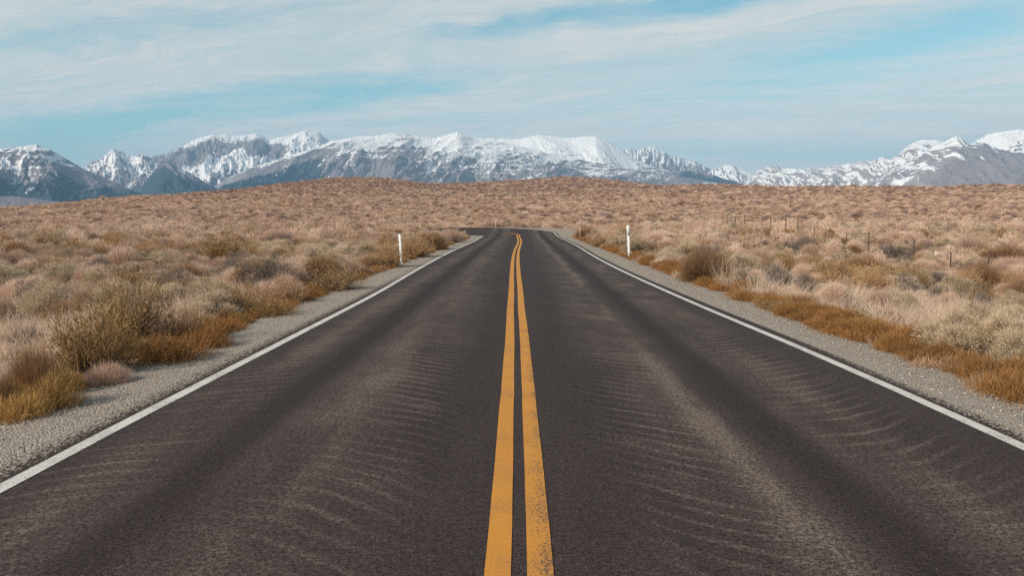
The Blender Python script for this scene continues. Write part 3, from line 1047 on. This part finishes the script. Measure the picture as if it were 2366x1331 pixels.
def hero(name, key, px, py, w_px, h_px, label, cat='shrub', var=0, rz=0.0, stem=True, depth=None):
    """a plant stands on the ground that this photograph pixel shows, with the size it has there"""
    x, y, z = ground_hit(px, py)
    d = math.hypot(x, y)
    base = {'rabbit': (1.1, 0.75), 'rabbitflat': (1.24, 0.55), 'sage': (1.25, 0.75), 'sageopen': (1.25, 0.75), 'rust': (1.16, 0.7), 'olive': (1.05, 0.98),
            'tawny': (1.05, 0.92), 'red': (1.1, 0.8), 'yellow': (0.75, 0.34), 'orange': (0.72, 0.33), 'dead': (0.9, 0.4), 'tallgrass': (0.6, 0.98)}[key]
    wm = w_px / FPX * d
    hm = h_px / FPX * d
    sx, szz = wm / base[0], hm / base[1]
    OCC.append((x, y, wm * 0.42))
    return shrub(name, key, (x, y, z - 0.02), rz, (sx, sx if depth is None else sx * depth, szz), label, cat, None, var, stem)


def build_heroes():
    # left of the road
    hero('olive_shrub', 'olive', 228, 868, 190, 178, 'big olive green roadside shrub, the largest bush left of the road', rz=0.4)
    hero('olive_shrub', 'tawny', 300, 800, 170, 185, 'tall tawny shrub standing right behind the big olive roadside shrub', var=1, rz=1.4)
    hero('rust_shrub', 'rust', 92, 922, 130, 104, 'dark rust red mound beside the yellowed weeds at the gravel edge', var=0, rz=0.5)
    hero('rust_shrub', 'rust', 4, 960, 90, 80, 'rusty brown shrub cut by the left photo border beside the gravel', var=1)
    hero('yellow_weed_clump', 'yellow', 110, 960, 150, 84, 'yellow green weed clump fringing the gravel nearest the camera', 'weed clump', stem=False)
    hero('yellow_weed_clump', 'yellow', 40, 985, 140, 80, 'yellowed weed clump at the left photo border on the gravel edge', 'weed clump', var=1, stem=False)
    hero('straw_shrub', 'rabbit', 250, 900, 110, 66, 'small pale straw tuft between the big olive shrub and the gravel', 'shrub', var=2)
    hero('red_shrub', 'red', 405, 800, 140, 92, 'pinkish brown twiggy shrub just right of the big olive roadside shrub', rz=0.7)
    hero('orange_weed_mound', 'orange', 395, 845, 190, 66, 'long bright orange brown weed mound on the gravel edge under the twiggy shrub', 'weed mound', stem=False)
    hero('orange_weed_mound', 'orange', 480, 815, 120, 62, 'orange brown weed mound with dark right end where the gravel widens', 'weed mound', var=1, stem=False)
    hero('tawny_shrub', 'tawny', 563, 735, 100, 96, 'dark brown upright shrub near the gravel halfway to the left marker post', rz=0.3)
    hero('red_shrub', 'red', 664, 706, 90, 74, 'reddish shrub beside the dark brown upright shrub left of the road', var=1)
    hero('olive_shrub', 'olive', 625, 738, 110, 56, 'low golden brown weed shrub on the gravel edge before the reddish shrub', var=2)
    hero('olive_shrub', 'tawny', 775, 676, 130, 72, 'golden brown bushy shrub along the gravel left of the marker post', var=0, rz=2.0)
    hero('olive_shrub', 'olive', 898, 622, 80, 76, 'brown green shrub directly left of the left white marker post', var=1)
    hero('olive_shrub', 'olive', 960, 598, 90, 64, 'dark brown green shrub directly behind the left white marker post', var=0, rz=1.0)
    hero('rust_shrub', 'rust', 1002, 580, 84, 48, 'dark rusty shrub on the inside of the bend beyond the left marker post', var=2)
    hero('straw_shrub', 'rabbit', 1042, 562, 60, 36, 'pale straw shrub at the tip of the bend beside the gravel', 'shrub', var=3)
    hero('straw_shrub', 'rabbit', 985, 568, 60, 40, 'straw shrub with dark twigs behind the rusty shrub inside the bend', 'shrub', var=1)
    hero('olive_shrub', 'olive', 512, 612, 120, 74, 'lone olive brown shrub out on the plain left of the road', var=2, rz=0.9)
    hero('rust_shrub', 'rust', 34, 604, 76, 40, 'dark brown shrub at the left photo border out on the plain', var=1)
    hero('rust_shrub', 'rust', 396, 694, 84, 44, 'rusty brown mound on the plain above the tall tawny shrub', var=0)
    hero('rust_shrub', 'rust', 346, 655, 50, 30, 'small purple brown mound on the plain left of the road', var=2)
    hero('sagebrush', 'sageopen', 635, 635, 56, 56, 'upright grey bare sagebrush on the plain above the reddish shrub', 'sagebrush', var=0)
    hero('dead_brush', 'dead', 60, 795, 90, 40, 'dark grey dead brush lying in pale grass at the left', 'dead brush', stem=False)
    # right of the road
    hero('rust_shrub', 'rust', 1628, 655, 130, 78, 'big rusty brown shrub beside the tall grass right of the road', var=0, rz=0.2)
    hero('tall_grass_clump', 'tallgrass', 1682, 672, 50, 86, 'tall thin pale grass stalks beside the big rusty shrub', 'grass clump', stem=False)
    hero('tall_grass_clump', 'tallgrass', 1742, 692, 56, 70, 'second clump of tall pale grass stalks further along the gravel', 'grass clump', var=1, stem=False)
    hero('rust_shrub', 'rust', 1352, 551, 62, 30, 'dark brown mound beside the gravel behind the tan marker post', var=1)
    hero('olive_shrub', 'olive', 1432, 560, 70, 50, 'olive shrub standing up behind the right white marker post', var=1)
    hero('tawny_shrub', 'tawny', 1395, 572, 70, 36, 'tawny shrub between the tan marker post and the right white post', var=1)
    hero('rust_shrub', 'rust', 2012, 640, 110, 50, 'purple brown shrub growing among the pale boulders', var=2)
    hero('rust_shrub', 'rust', 2318, 622, 110, 50, 'rusty shrub behind the rightmost fence post', var=1, rz=1.0)
    hero('rust_shrub', 'rust', 2268, 662, 90, 44, 'dark shrub at the foot of the rightmost fence post', var=0)
    hero('sagebrush', 'sageopen', 1870, 590, 80, 44, 'dark grey sagebrush around a fence post in the middle of the row', 'sagebrush', var=1)
    hero('sagebrush', 'sageopen', 2075, 600, 90, 50, 'wide dark grey sagebrush below the fence line', 'sagebrush', var=2)
    hero('straw_shrub', 'rabbit', 2240, 590, 70, 44, 'round pale straw shrub behind the fence near the right border', 'shrub', var=0)
    hero('sagebrush', 'sage', 2210, 815, 180, 90, 'pale grey green sagebrush in the grass close to the right gravel edge', 'sagebrush', var=0)
    hero('sagebrush', 'sage', 2330, 830, 150, 110, 'grey green sagebrush with a dark hollow at the right photo border', 'sagebrush', var=1)
    hero('sagebrush', 'sage', 2075, 675, 90, 50, 'dark twigged sagebrush just right of the boulders', 'sagebrush', var=2)
    hero('dead_brush', 'dead', 1958, 722, 46, 26, 'dark dead twig stump standing in the pale grass', 'dead brush', var=1, stem=False)
    hero('dead_brush', 'dead', 1992, 724, 46, 26, 'bent dark dead branch lying beside the twig stump', 'dead brush', var=2, stem=False)


def free(x, y):
    for (a, b, r) in OCC:
        if (x - a) ** 2 + (y - b) ** 2 < r * r:
            return False
    return True


def on_road(x, y, m=0.0):
    """carriageway and gravel"""
    if y < 76 and -4.15 - m < x < 4.4 + m: return True
    if 60 < y < 84 and 4.0 < x < 6.8 and y > 60: return True
    if x < 5 and 69.5 - m < y < 87 + m: return True
    return False


def verge(x, y):
    """distance outwards from the gravel edge"""
    return (-x - 4.15) if x < 0 else (x - 4.4)


def scatter(rng, spacing, d0, d1, a0=-0.72, a1=0.72, jitter=0.9):
    """jittered grid points within the wedge seen from the road"""
    n = int(2 * d1 / spacing) + 2
    gx = np.arange(-d1, d1, spacing)
    gy = np.arange(1.0, d1, spacing)
    X, Y = np.meshgrid(gx, gy)
    X = X + rng.uniform(-.5, .5, X.shape) * spacing * jitter
    Y = Y + rng.uniform(-.5, .5, Y.shape) * spacing * jitter
    X, Y = X.ravel(), Y.ravel()
    d = np.hypot(X, Y); a = np.arctan2(X, Y)
    k = (d > d0) & (d < d1) & (a > a0) & (a < a1)
    return X[k], Y[k]


def stuff(name, pts, protos, label, cat):
    """one object: points carrying scale, turn and kind, each growing a plant mesh"""
    pts = np.asarray(pts, float)          # x y z rz scale scale_z kind
    me = bpy.data.meshes.new(name)
    me.vertices.add(len(pts))
    me.vertices.foreach_set('co', pts[:, :3].astype(np.float32).ravel())
    a = me.attributes.new('rot', 'FLOAT_VECTOR', 'POINT')
    rv = np.zeros((len(pts), 3), np.float32); rv[:, 2] = pts[:, 3]
    rv[:, 0] = RNG.normal(0, 0.08, len(pts)); rv[:, 1] = RNG.normal(0, 0.08, len(pts))
    a.data.foreach_set('vector', rv.ravel())
    a = me.attributes.new('size', 'FLOAT_VECTOR', 'POINT')
    a.data.foreach_set('vector', np.stack([pts[:, 4], pts[:, 4], pts[:, 5]], 1).astype(np.float32).ravel())
    a = me.attributes.new('pick', 'INT', 'POINT')
    a.data.foreach_set('value', pts[:, 6].astype(np.int32))
    o = obj(name, me)
    tag(o, label, cat, None, 'stuff')
    ng = bpy.data.node_groups.new(name, 'GeometryNodeTree')
    ng.interface.new_socket('Geometry', in_out='INPUT', socket_type='NodeSocketGeometry')
    ng.interface.new_socket('Geometry', in_out='OUTPUT', socket_type='NodeSocketGeometry')
    N, L = ng.nodes, ng.links
    gi, go = N.new('NodeGroupInput'), N.new('NodeGroupOutput')
    join_ins = []
    join = N.new('GeometryNodeJoinGeometry')
    for i in reversed(range(len(protos))):            # links to a join socket stack up last first
        src = bpy.data.objects.new(name + '_plant', protos[i])
        oi = N.new('GeometryNodeObjectInfo')
        oi.inputs['Object'].default_value = src
        oi.inputs['As Instance'].default_value = False
        g2i = N.new('GeometryNodeGeometryToInstance')
        L.new(oi.outputs['Geometry'], g2i.inputs[0])
        L.new(g2i.outputs[0], join.inputs[0])
    iop = N.new('GeometryNodeInstanceOnPoints')
    L.new(gi.outputs[0], iop.inputs['Points'])
    L.new(join.outputs[0], iop.inputs['Instance'])
    iop.inputs['Pick Instance'].default_value = True

    def named(n, t):
        k = N.new('GeometryNodeInputNamedAttribute')
        k.data_type = t
        k.inputs['Name'].default_value = n
        return [s for s in k.outputs if s.enabled][0]
    L.new(named('pick', 'INT'), iop.inputs['Instance Index'])
    e2r = N.new('FunctionNodeEulerToRotation')
    L.new(named('rot', 'FLOAT_VECTOR'), e2r.inputs[0])
    L.new(e2r.outputs[0], iop.inputs['Rotation'])
    L.new(named('size', 'FLOAT_VECTOR'), iop.inputs['Scale'])
    L.new(iop.outputs[0], go.inputs[0])
    md = o.modifiers.new('plants', 'NODES')
    md.node_group = ng
    return o


def merge_stem(key, var, name):
    """foliage and stems of a shrub in one mesh, for the plants too far off to tell them apart"""
    return FOL[key][var]


LOWS = dict(
    straw=variants(5, rabbit_geo, 'straw_far', 'straw', n=420, W=0.018),
    straw_flat=variants(2, rabbit_geo, 'straw_far', 'straw', n=380, W=0.018, H=0.45, Rr=0.65, lump=0.4),
    sage=variants(5, sage_geo, 'sage_far', 'sage', n=420, W=0.034),
    grey=variants(2, sage_geo, 'grey_far', 'grey', n=260, W=0.026, lobes=9),
    rust=variants(2, rabbit_geo, 'rust_far', 'rust', n=400, W=0.018, H=0.6, Rr=0.58),
    olive=variants(2, open_geo, 'olive_far', 'olive', n=320, W=0.026, H=0.8),
    umber=variants(3, rabbit_geo, 'umber_far', 'umber', n=400, W=0.018, H=0.6, Rr=0.6),
)
LOW_LIST = [m for k in ('straw', 'straw_flat', 'sage', 'grey', 'rust', 'olive', 'umber') for m in LOWS[k]]
LOW_IDX = {}
_i = 0
for k in ('straw', 'straw_flat', 'sage', 'grey', 'rust', 'olive', 'umber'):
    LOW_IDX[k] = list(range(_i, _i + len(LOWS[k]))); _i += len(LOWS[k])


def pick_kind(rng, x, y):
    f = float(vnoise(np.array([x / 9.0]), np.array([y / 9.0]), 55)[0])
    r = rng.random() + f * 0.28
    if r < 0.38: return 'straw'
    if r < 0.50: return 'straw_flat'
    if r < 0.77: return 'sage'
    if r < 0.90: return 'grey'
    if r < 0.97: return 'rust'
    return 'olive'


NEAR_KEY = dict(straw='rabbit', straw_flat='rabbitflat', sage='sage', grey='sageopen', rust='rust', olive='olive')
KIND_NAME = dict(straw=('straw_brush', 'straw coloured rounded brush', 'brush'), straw_flat=('straw_brush', 'low spreading straw coloured brush', 'brush'),
                 sage=('sagebrush', 'grey green leafy sagebrush', 'sagebrush'), grey=('sagebrush', 'bare grey twiggy sagebrush', 'sagebrush'),
                 rust=('rust_brush', 'rusty brown rounded brush', 'brush'), olive=('olive_brush', 'olive brown upright brush', 'brush'))


def build_brush():
    rng = np.random.default_rng(5)
    X, Y = scatter(rng, 1.12, 5.5, 100)
    Z = terrain(X, Y)
    cand = []
    for x, y, z in zip(X, Y, Z):
        if on_road(x, y, 0.35): continue
        v = verge(x, y)
        if y < 75 and v < 0.7: continue
        d = math.hypot(x, y)
        # open grass on the near right, thinner brush on the near left fringe
        if x > 0 and d < 27:
            thin = 0.30 if d < 15 else 0.52
            if rng.random() > thin: continue
        elif d < 16 and rng.random() > 0.42: continue
        elif rng.random() > 0.93: continue
        if not free(x, y): continue
        kd = pick_kind(rng, x, y)
        if x > 0 and d < 22 and kd in ('rust', 'olive'): kd = 'sage'
        s = rng.uniform(0.62, 1.12) * (1 + 0.28 * rng.random() ** 3)
        if d < 16: s *= 0.68
        elif d < 34 and kd.startswith('straw'): s *= 0.78
        if x > 0 and d < 25 and kd.startswith('straw'): s *= 0.72
        cand.append([x, y, z, rng.uniform(0, 6.28), s, s * rng.uniform(0.72, 1.08), kd, d])
    # those that show largest become plants of their own
    ang = 0.60
    def shown(c):
        return c[4] / c[7] if abs(math.atan2(c[0], c[1])) < ang else 0
    solo, count = set(), {}
    for i in sorted(range(len(cand)), key=lambda i: -shown(cand[i])):
        nm = KIND_NAME[cand[i][6]][0]
        if shown(cand[i]) > 0 and count.get(nm, 0) < 255:
            solo.add(i); count[nm] = count.get(nm, 0) + 1
    rest = []
    for i, c in enumerate(cand):
        x, y, z, rz, s, szz, kd, d = c
        if i in solo and d < 62:
            nm, desc, cat = KIND_NAME[kd]
            if x < 0:
                where = 'close to the gravel left of the road' if verge(x, y) < 4 else ('in the near brush left of the road' if d < 26 else 'out on the plain left of the road')
            else:
                if verge(x, y) < 4: where = 'close to the gravel right of the road'
                elif x > 20: where = 'beyond the fence line right of the road'
                elif d < 26: where = 'in the pale grass right of the road'
                else: where = 'between the road and the fence line'
            lab = desc + ' ' + where
            shrub(nm, NEAR_KEY[kd], (x, y, z - 0.02), rz, (s, s, szz), lab, cat, lab.replace('brush', 'brush clumps', 1) if 'sagebrush' not in lab else lab.replace('sagebrush', 'sagebrush clumps', 1), int(rng.integers(0, 5)))
        else:
            ks = LOW_IDX[kd]
            rest.append([x, y, z - 0.02, rz, s, szz, ks[int(rng.integers(0, len(ks)))]])
    # the slope beyond
    for sp, d0, d1 in ((0.92, 100, 200), (1.12, 200, 480)):
        X, Y = scatter(rng, sp, d0, d1, -0.70, 0.70)
        a = np.arctan2(X, Y); d = np.hypot(X, Y)
        dc = cubic(_ca, _cd, np.clip(a, _ca[0], _ca[-1]))
        pat = fbm(X / 22.0, Y / 40.0, 4, 131)
        k = (d < dc + 12) & (rng.random(len(X)) < 0.74 + 0.9 * pat)
        X, Y, pat = X[k], Y[k], pat[k]
        Z = terrain(X, Y)
        for x, y, z, pt in zip(X, Y, Z, pat):
            if on_road(x, y, 0.8): continue
            kd = pick_kind(rng, x / 2.0, y / 2.0)
            if kd in ('olive', 'grey', 'sage') and rng.random() < 0.6: kd = 'straw' if rng.random() < 0.5 else 'umber'
            if rng.random() < 0.50 * float(sstep(z, 5.0, 12.0)): kd = 'umber'
            if rng.random() < 0.07: kd = 'grey'
            s = rng.uniform(0.32, 0.78) * (1 + 0.9 * rng.random() ** 5) * (1 + 0.7 * pt)
            ks = LOW_IDX[kd]
            rest.append([x, y, z - 0.03, rng.uniform(0, 6.28), s * rng.uniform(1.2, 1.6), s * rng.uniform(0.62, 1.0), ks[int(rng.integers(0, len(ks)))]])
    stuff('sagebrush_cover', rest, LOW_LIST, 'dense cover of tan and grey green brush over the plain and far slope', 'brush cover')


def build_grass():
    rng = np.random.default_rng(8)
    protos = variants(6, grass_geo, 'grass_tuft', 'grass', n=75) + variants(3, grass_geo, 'grass_tuft_wide', 'grass', n=70, H=0.34, Rr=0.22, spread=0.8)
    pts = []
    for sp, d0, d1 in ((0.27, 5, 16), (0.38, 16, 32), (0.62, 32, 64), (1.0, 64, 105)):
        X, Y = scatter(rng, sp, d0, d1)
        pat = fbm(X / 4.0, Y / 4.0, 3, 31)
        Z = terrain(X, Y)
        for x, y, z, p in zip(X, Y, Z, pat):
            if on_road(x, y, 0.30): continue
            v = verge(x, y)
            dens = 0.62 + p * 0.9
            if x > 0 and y < 26: dens += 0.28
            if rng.random() > dens: continue
            s = rng.uniform(0.55, 1.15) * (1.25 if d0 >= 32 else 1.0)
            if y < 70 and v < 0.9: s *= 0.6
            pts.append([x, y, z - 0.01, rng.uniform(0, 6.28), s * (1.5 if d0 >= 32 else 1.0), s, int(rng.integers(0, len(protos)))])
    stuff('dry_grass', pts, protos, 'pale dry grass between the brush on both sides of the road', 'grass')


def build_weeds():
    rng = np.random.default_rng(9)
    protos = FOL['orange'] + FOL['yellow'] + variants(2, weed_geo, 'weed_foliage', 'red', n=2000, W=0.0046) + variants(2, weed_geo, 'weed_foliage', 'straw', n=1500, W=0.0046) + variants(2, weed_geo, 'weed_foliage', 'tawny', n=1800, W=0.0046)
    pts = []
    for side in (-1, 1):
        y = 4.5
        while y < 66:
            y += rng.uniform(0.10, 0.20)
            n = fbm(np.array([y / 2.6]), np.array([side * 5.0]), 3, 61)[0]
            if side < 0 and n < -0.24: continue
            if side < 0 and y > 40 and rng.random() < .5: continue
            wdt = (0.62 if side > 0 else 0.5) + 0.35 * n
            for _ in range((2 if rng.random() < 0.85 else 1) if side > 0 else 1):
                if side > 0 and n < -0.16 and rng.random() < 0.6: continue
                x = side * ((4.4 if side > 0 else 4.2) + 0.12 + rng.random() ** 1.3 * max(wdt, 0.2) + 0.12 * fbm(np.array([y / 1.3]), np.array([side]), 2, 3)[0])
                if not free(x, y) and rng.random() < 0.6: continue
                s = rng.uniform(0.45, 0.95) * (1 if side > 0 else 0.9)
                r = rng.random()
                kd = int(rng.integers(0, 3)) if r < (0.70 if side > 0 else 0.55) else (3 + int(rng.integers(0, 2)) if r < 0.76 else (5 + int(rng.integers(0, 2)) if r < 0.84 else 7 + int(rng.integers(0, 4))))
                pts.append([x, y, tz(x, y) - 0.02, rng.uniform(0, 6.28), s, s * rng.uniform(0.7, 1.15), kd])
    stuff('roadside_weeds', pts, protos, 'orange brown weeds fringing the gravel along both road edges', 'weeds')


def pebble(rng, r=1.0, rough=0.25, flat=0.7):
    import bmesh
    bm = bmesh.new()
    bmesh.ops.create_icosphere(bm, subdivisions=2, radius=1.0)
    o1, o2 = rng.uniform(0, 50, 2)
    for v in bm.verts:
        c = v.co.copy()
        k = 1 + rough * float(vnoise(np.array([c.x * 1.4 + o1 + c.z]), np.array([c.y * 1.4 + o2 - c.z]), 3)[0]) * 1.6
        v.co = Vector((c.x * k, c.y * k * 0.85, c.z * k * flat)) * r
    V = np.array([v.co[:] for v in bm.verts]); F = np.array([[v.index for v in f.verts] for f in bm.faces])
    bm.free()
    return V, F


def build_stones():
    rng = np.random.default_rng(21)
    mats_ = []
    for nm, a, b in (('pale stone', (0.62, 0.545, 0.45), (0.46, 0.395, 0.32)), ('grey stone', (0.42, 0.36, 0.295), (0.25, 0.21, 0.17))):
        m, g, out = mat(nm)
        oi = g.n.new('ShaderNodeObjectInfo')
        n = g.noise(g.coord('Object'), 3.0, 4)
        principled(g, out, g.mix(g.add(g.mul(n, 0.5), g.mul(oi.outputs['Random'], 0.5)), a, b), 0.9, 0.2)
        mats_.append(m)
    protos = []
    for i in range(6):
        V, F = pebble(rng, 1.0, 0.3)
        protos.append(mesh_np('stone', V, [F], mats_[i % 2], smooth=True))
    pts = []
    for side, n in ((-1, 9000), (1, 9000)):
        for _ in range(n):
            y = 3.0 + 34 * rng.random() ** 1.6
            x = side * ((3.55 if side < 0 else 3.85) + (rng.random() ** 0.8) * (0.75 if side < 0 else 0.65) + rng.normal(0, 0.05))
            xe = float(np.interp(y, D_KEYS, X_LEFT if side < 0 else X_RIGHT))
            x = x + (xe - (-3.13 if side < 0 else 3.58)) * 0.9
            s = 0.0035 + 0.008 * rng.random() ** 5
            pts.append([x, y, float(road_z(x, y)) - 0.006 + s * 0.2, rng.uniform(0, 6.28), s, s, int(rng.integers(0, 6))])
    stuff('loose_stones', pts, protos, 'loose grey and pale stones strewn over the gravel shoulders', 'gravel')
    # boulders lying in the brush on the right
    m, g, out = mat('weathered boulder')
    c = g.coord('Object')
    n = g.noise(c, 2.5, 5, 0.65)
    principled(g, out, g.mix(g.ss(n, 0.35, 0.65), (0.58, 0.46, 0.36), (0.42, 0.32, 0.25)), 0.9, 0.15, bump(g, n, 0.6, 0.05))
    for (px, py, w, h, lab) in ((1853, 658, 36, 14, 'flat pale slab of rock in the grass left of the boulder group'),
                                (1905, 612, 48, 18, 'wide low boulder behind the boulder group'),
                                (1944, 650, 34, 20, 'pale tilted boulder at the left end of the boulder group'),
                                (1962, 634, 34, 22, 'upper boulder leaning behind the tilted boulder'),
                                (2028, 638, 30, 20, 'light boulder topping the boulder group on the right'),
                                (2056, 648, 22, 16, 'small rounded boulder at the right end of the group'),
                                (2172, 596, 28, 14, 'small whitish boulder alone below the fence'),
                                (1634, 538, 40, 10, 'long low pale rock far off near the first fence posts')):
        x, y, z = ground_hit(px, py)
        d = math.hypot(x, y)
        V, F = pebble(rng, 1.0, 0.55, 1.0)
        wm, hm = w / FPX * d, h / FPX * d
        V = V * np.array([wm * 0.5, wm * 0.4, hm * 0.75])
        o = obj('boulder', mesh_np('boulder', V, [F], m, smooth=False))
        o.location = (x, y, z + hm * 0.22)
        tag(o, lab, 'boulder', 'pale boulders in the brush right of the road')
        OCC.append((x, y - wm * 0.3, wm * 0.8))


# ------------------------------------------------------------------ posts and fence
def bar(V, F, p0, p1, r0, r1, n=10, flat=1.0, rz=0.0):
    p0, p1 = np.array(p0, float), np.array(p1, float)
    b = sum(len(v) for v in V)
    a = np.linspace(0, 2 * np.pi, n, endpoint=False)
    c = np.stack([np.cos(a + rz), np.sin(a + rz) * flat, np.zeros(n)], 1)
    rings = np.concatenate([p0 + c * r0, p1 + c * r1])
    V.append(rings)
    i = np.arange(n); j = (i + 1) % n
    F.append(np.stack([b + i, b + j, b + n + j, b + n + i], 1))
    V.append(np.array([p1]));
    k = b + 2 * n
    F.append(np.stack([b + n + i, b + n + j, np.full(n, k), np.full(n, k)], 1))


def box_np(x0, x1, y0, y1, z0, z1):
    V = np.array([(x, y, z) for x in (x0, x1) for y in (y0, y1) for z in (z0, z1)], float)
    F = np.array([(0, 1, 3, 2), (4, 6, 7, 5), (0, 4, 5, 1), (2, 3, 7, 6), (0, 2, 6, 4), (1, 5, 7, 3)])
    return V, F


def from_bars(name, V, F, m):
    V = np.concatenate(V); F = np.concatenate(F)
    tri = F[:, 2] == F[:, 3]
    fs = [F[~tri]] if (~tri).any() else []
    if tri.any(): fs.append(F[tri][:, :3])
    return mesh_np(name, V, fs, m, smooth=False)


def plain_mat(name, a, b, scale=12.0, rough=0.6):
    m, g, out = mat(name)
    n = g.noise(g.coord('Object'), scale, 4, 0.65)
    principled(g, out, g.mix(g.ss(n, 0.4, 0.7), a, b), rough, 0.08 if rough > 0.85 else 0.35)
    return m


def build_posts():
    mw = plain_mat('white post plastic', (0.80, 0.80, 0.78), (0.70, 0.69, 0.66))
    mr = plain_mat('white reflective sheet', (0.84, 0.84, 0.83), (0.76, 0.76, 0.75), 30, 0.7)
    mt = plain_mat('faded tan post', (0.56, 0.43, 0.32), (0.46, 0.35, 0.26))
    mb = plain_mat('galvanised bolt', (0.30, 0.30, 0.30), (0.2, 0.2, 0.2), 40, 0.4)

    def marker(px, py, h_px, w, m, label, tilt, plate):
        x, y, z = ground_hit(px, py)
        d = math.hypot(x, y)
        h = h_px / FPX * d
        root = empty('marker_post', (x, y, z - 0.02))
        root.rotation_euler = (0, tilt, 0)
        tag(root, label, 'marker post')
        V, F = [], []
        bar(V, F, (0, 0, 0), (0, 0, h - w * 0.35), w / 2, w / 2, 14, 0.42)
        bar(V, F, (0, 0, h - w * 0.35), (0, 0, h), w / 2, w * 0.24, 14, 0.42)
        obj('post', from_bars('post', V, F, m), root)
        if plate:
            Vb, Fb = box_np(-w * 0.62, w * 0.62, -w * 0.30, -w * 0.23, h - 0.40, h + 0.01)
            pl = obj('reflector', mesh_np('reflector', Vb, [Fb], mr), root)
            for zb in (h - 0.05, h - 0.34):
                V, F = [], []
                bar(V, F, (0, 0, 0), (0, 0, 0.006), 0.006, 0.005, 8)
                b = obj('bolt', from_bars('bolt', V, F, mb), pl)
                b.rotation_euler = (R(90), 0, 0)
                b.location = (0, -w * 0.30, zb)
        OCC.append((x, y, 0.45))
    marker(928, 613, 73, 0.085, mw, 'white round topped marker post on the gravel left of the road', R(-3.2), False)
    marker(1454, 599, 78, 0.095, mw, 'white marker post with a reflector plate right of the road', R(-3.0), True)
    marker(1340, 553, 27, 0.085, mt, 'tan marker post beside the gravel near the bend', 0, False)
    marker(1145, 528, 20, 0.05, mt, 'faint pale marker post in the brush beyond the bend', 0, False)
    marker(1264, 527, 9, 0.07, mt, 'very short pale marker post at the outer edge of the bend', 0, False)
    x, y, z = ground_hit(423, 641)
    root = empty('marker_stake', (x, y, z)); root.rotation_euler = (0, R(8), 0)
    tag(root, 'thin white stake poking out of the brush on the left plain', 'stake')
    V, F = [], []
    bar(V, F, (0, 0, 0), (0, 0, 0.5), 0.018, 0.018, 10)
    obj('post', from_bars('post', V, F, mw), root)


def build_fence():
    mwood = plain_mat('weathered fence wood', (0.085, 0.058, 0.042), (0.14, 0.10, 0.075), 25, 0.95)
    mwire = plain_mat('dull wire', (0.16, 0.14, 0.125), (0.12, 0.10, 0.09), 5, 0.6)
    #          px,  py of the top
    tops = [(2283, 577), (2199, 581), (2114, 553), (2054, 562), (2007, 531), (1956, 537), (1916, 523), (1880, 526), (1843, 513), (1814, 507), (1780, 499), (1759, 499),
            (1738, 499), (1720, 496), (1698, 498), (1679, 496), (1653, 498), (1627, 501), (1611, 501)]
    pos = []
    FX = 20.0
    for px, py in tops:
        r = pix_ray(px, 560)
        k = FX / r.x
        y = r.y * k
        d = math.hypot(FX, y)
        rt = pix_ray(px, py)
        k2 = FX / rt.x
        pos.append((FX, y, CAM_H + rt.z * k2))
    root = empty('wire_fence', (FX, pos[0][1], tz(FX, pos[0][1])))
    tag(root, 'row of thin dark fence posts crossing the brush right of the road', 'fence')
    off = Vector(root.location)
    rng = np.random.default_rng(3)
    tps = []
    for x, y, zt in pos:
        g = tz(x, y)
        top = min(max(zt, g + 0.75), g + 1.5)
        V, F = [], []
        lx, ly = rng.normal(0, 0.03, 2)
        r = rng.uniform(0.028, 0.038)
        bar(V, F, (0, 0, -0.1), (lx * 0.5, ly * 0.5, (top - g) * 0.5), r * 1.08, r, 9)
        bar(V, F, (lx * 0.5, ly * 0.5, (top - g) * 0.5), (lx, ly, top - g), r, r * 0.9, 9)
        p = obj('post', from_bars('post', V, F, mwood), root)
        p.location = Vector((x, y, g)) - off
        tps.append((x, y, g, top))
    for fr in (0.35, 0.62, 0.9):
        V, F = [], []
        for a, b in zip(tps[:-1], tps[1:]):
            p0 = np.array((a[0] - 0.05, a[1], a[2] + (a[3] - a[2]) * fr)) - np.array(off)
            p1 = np.array((b[0] - 0.05, b[1], b[2] + (b[3] - b[2]) * fr)) - np.array(off)
            n = 5
            bidx = sum(len(v) for v in V)
            for pp in (p0, p1):
                aa = np.linspace(0, 2 * np.pi, 4, endpoint=False)
                V.append(pp + np.stack([np.cos(aa) * 0.003, aa * 0, np.sin(aa) * 0.003], 1))
            i = np.arange(4); j = (i + 1) % 4
            F.append(np.stack([bidx + i, bidx + j, bidx + 4 + j, bidx + 4 + i], 1))
        obj('wire', mesh_np('wire', np.concatenate(V), [np.concatenate(F)], mwire), root)


build_posts()
build_fence()
build_stones()
build_heroes()
build_brush()
build_grass()
build_weeds()

# ------------------------------------------------------------------ air
def build_haze():
    m, g, out = mat('haze')
    v = g.n.new('ShaderNodeVolumePrincipled')
    v.inputs['Color'].default_value = (0.36, 0.68, 1.0, 1)
    v.inputs['Density'].default_value = HAZE
    v.inputs['Anisotropy'].default_value = 0.0
    g.l.new(v.outputs[0], out.inputs['Volume'])
    b = 29000.0
    z0, z1 = -44.0, 2300.0
    V = [(x, y, z) for x in (-b, b) for y in (-b, b) for z in (z0, z1)]
    F = [(0, 1, 3, 2), (4, 6, 7, 5), (0, 4, 5, 1), (2, 3, 7, 6), (0, 2, 6, 4), (1, 5, 7, 3)]
    o = obj('haze', mesh_np('haze', V, [np.array(F)], m))
    tag(o, 'thin blue air between the plain and the mountains', 'haze', kind='stuff')


HAZE = 5.0e-5
build_haze()
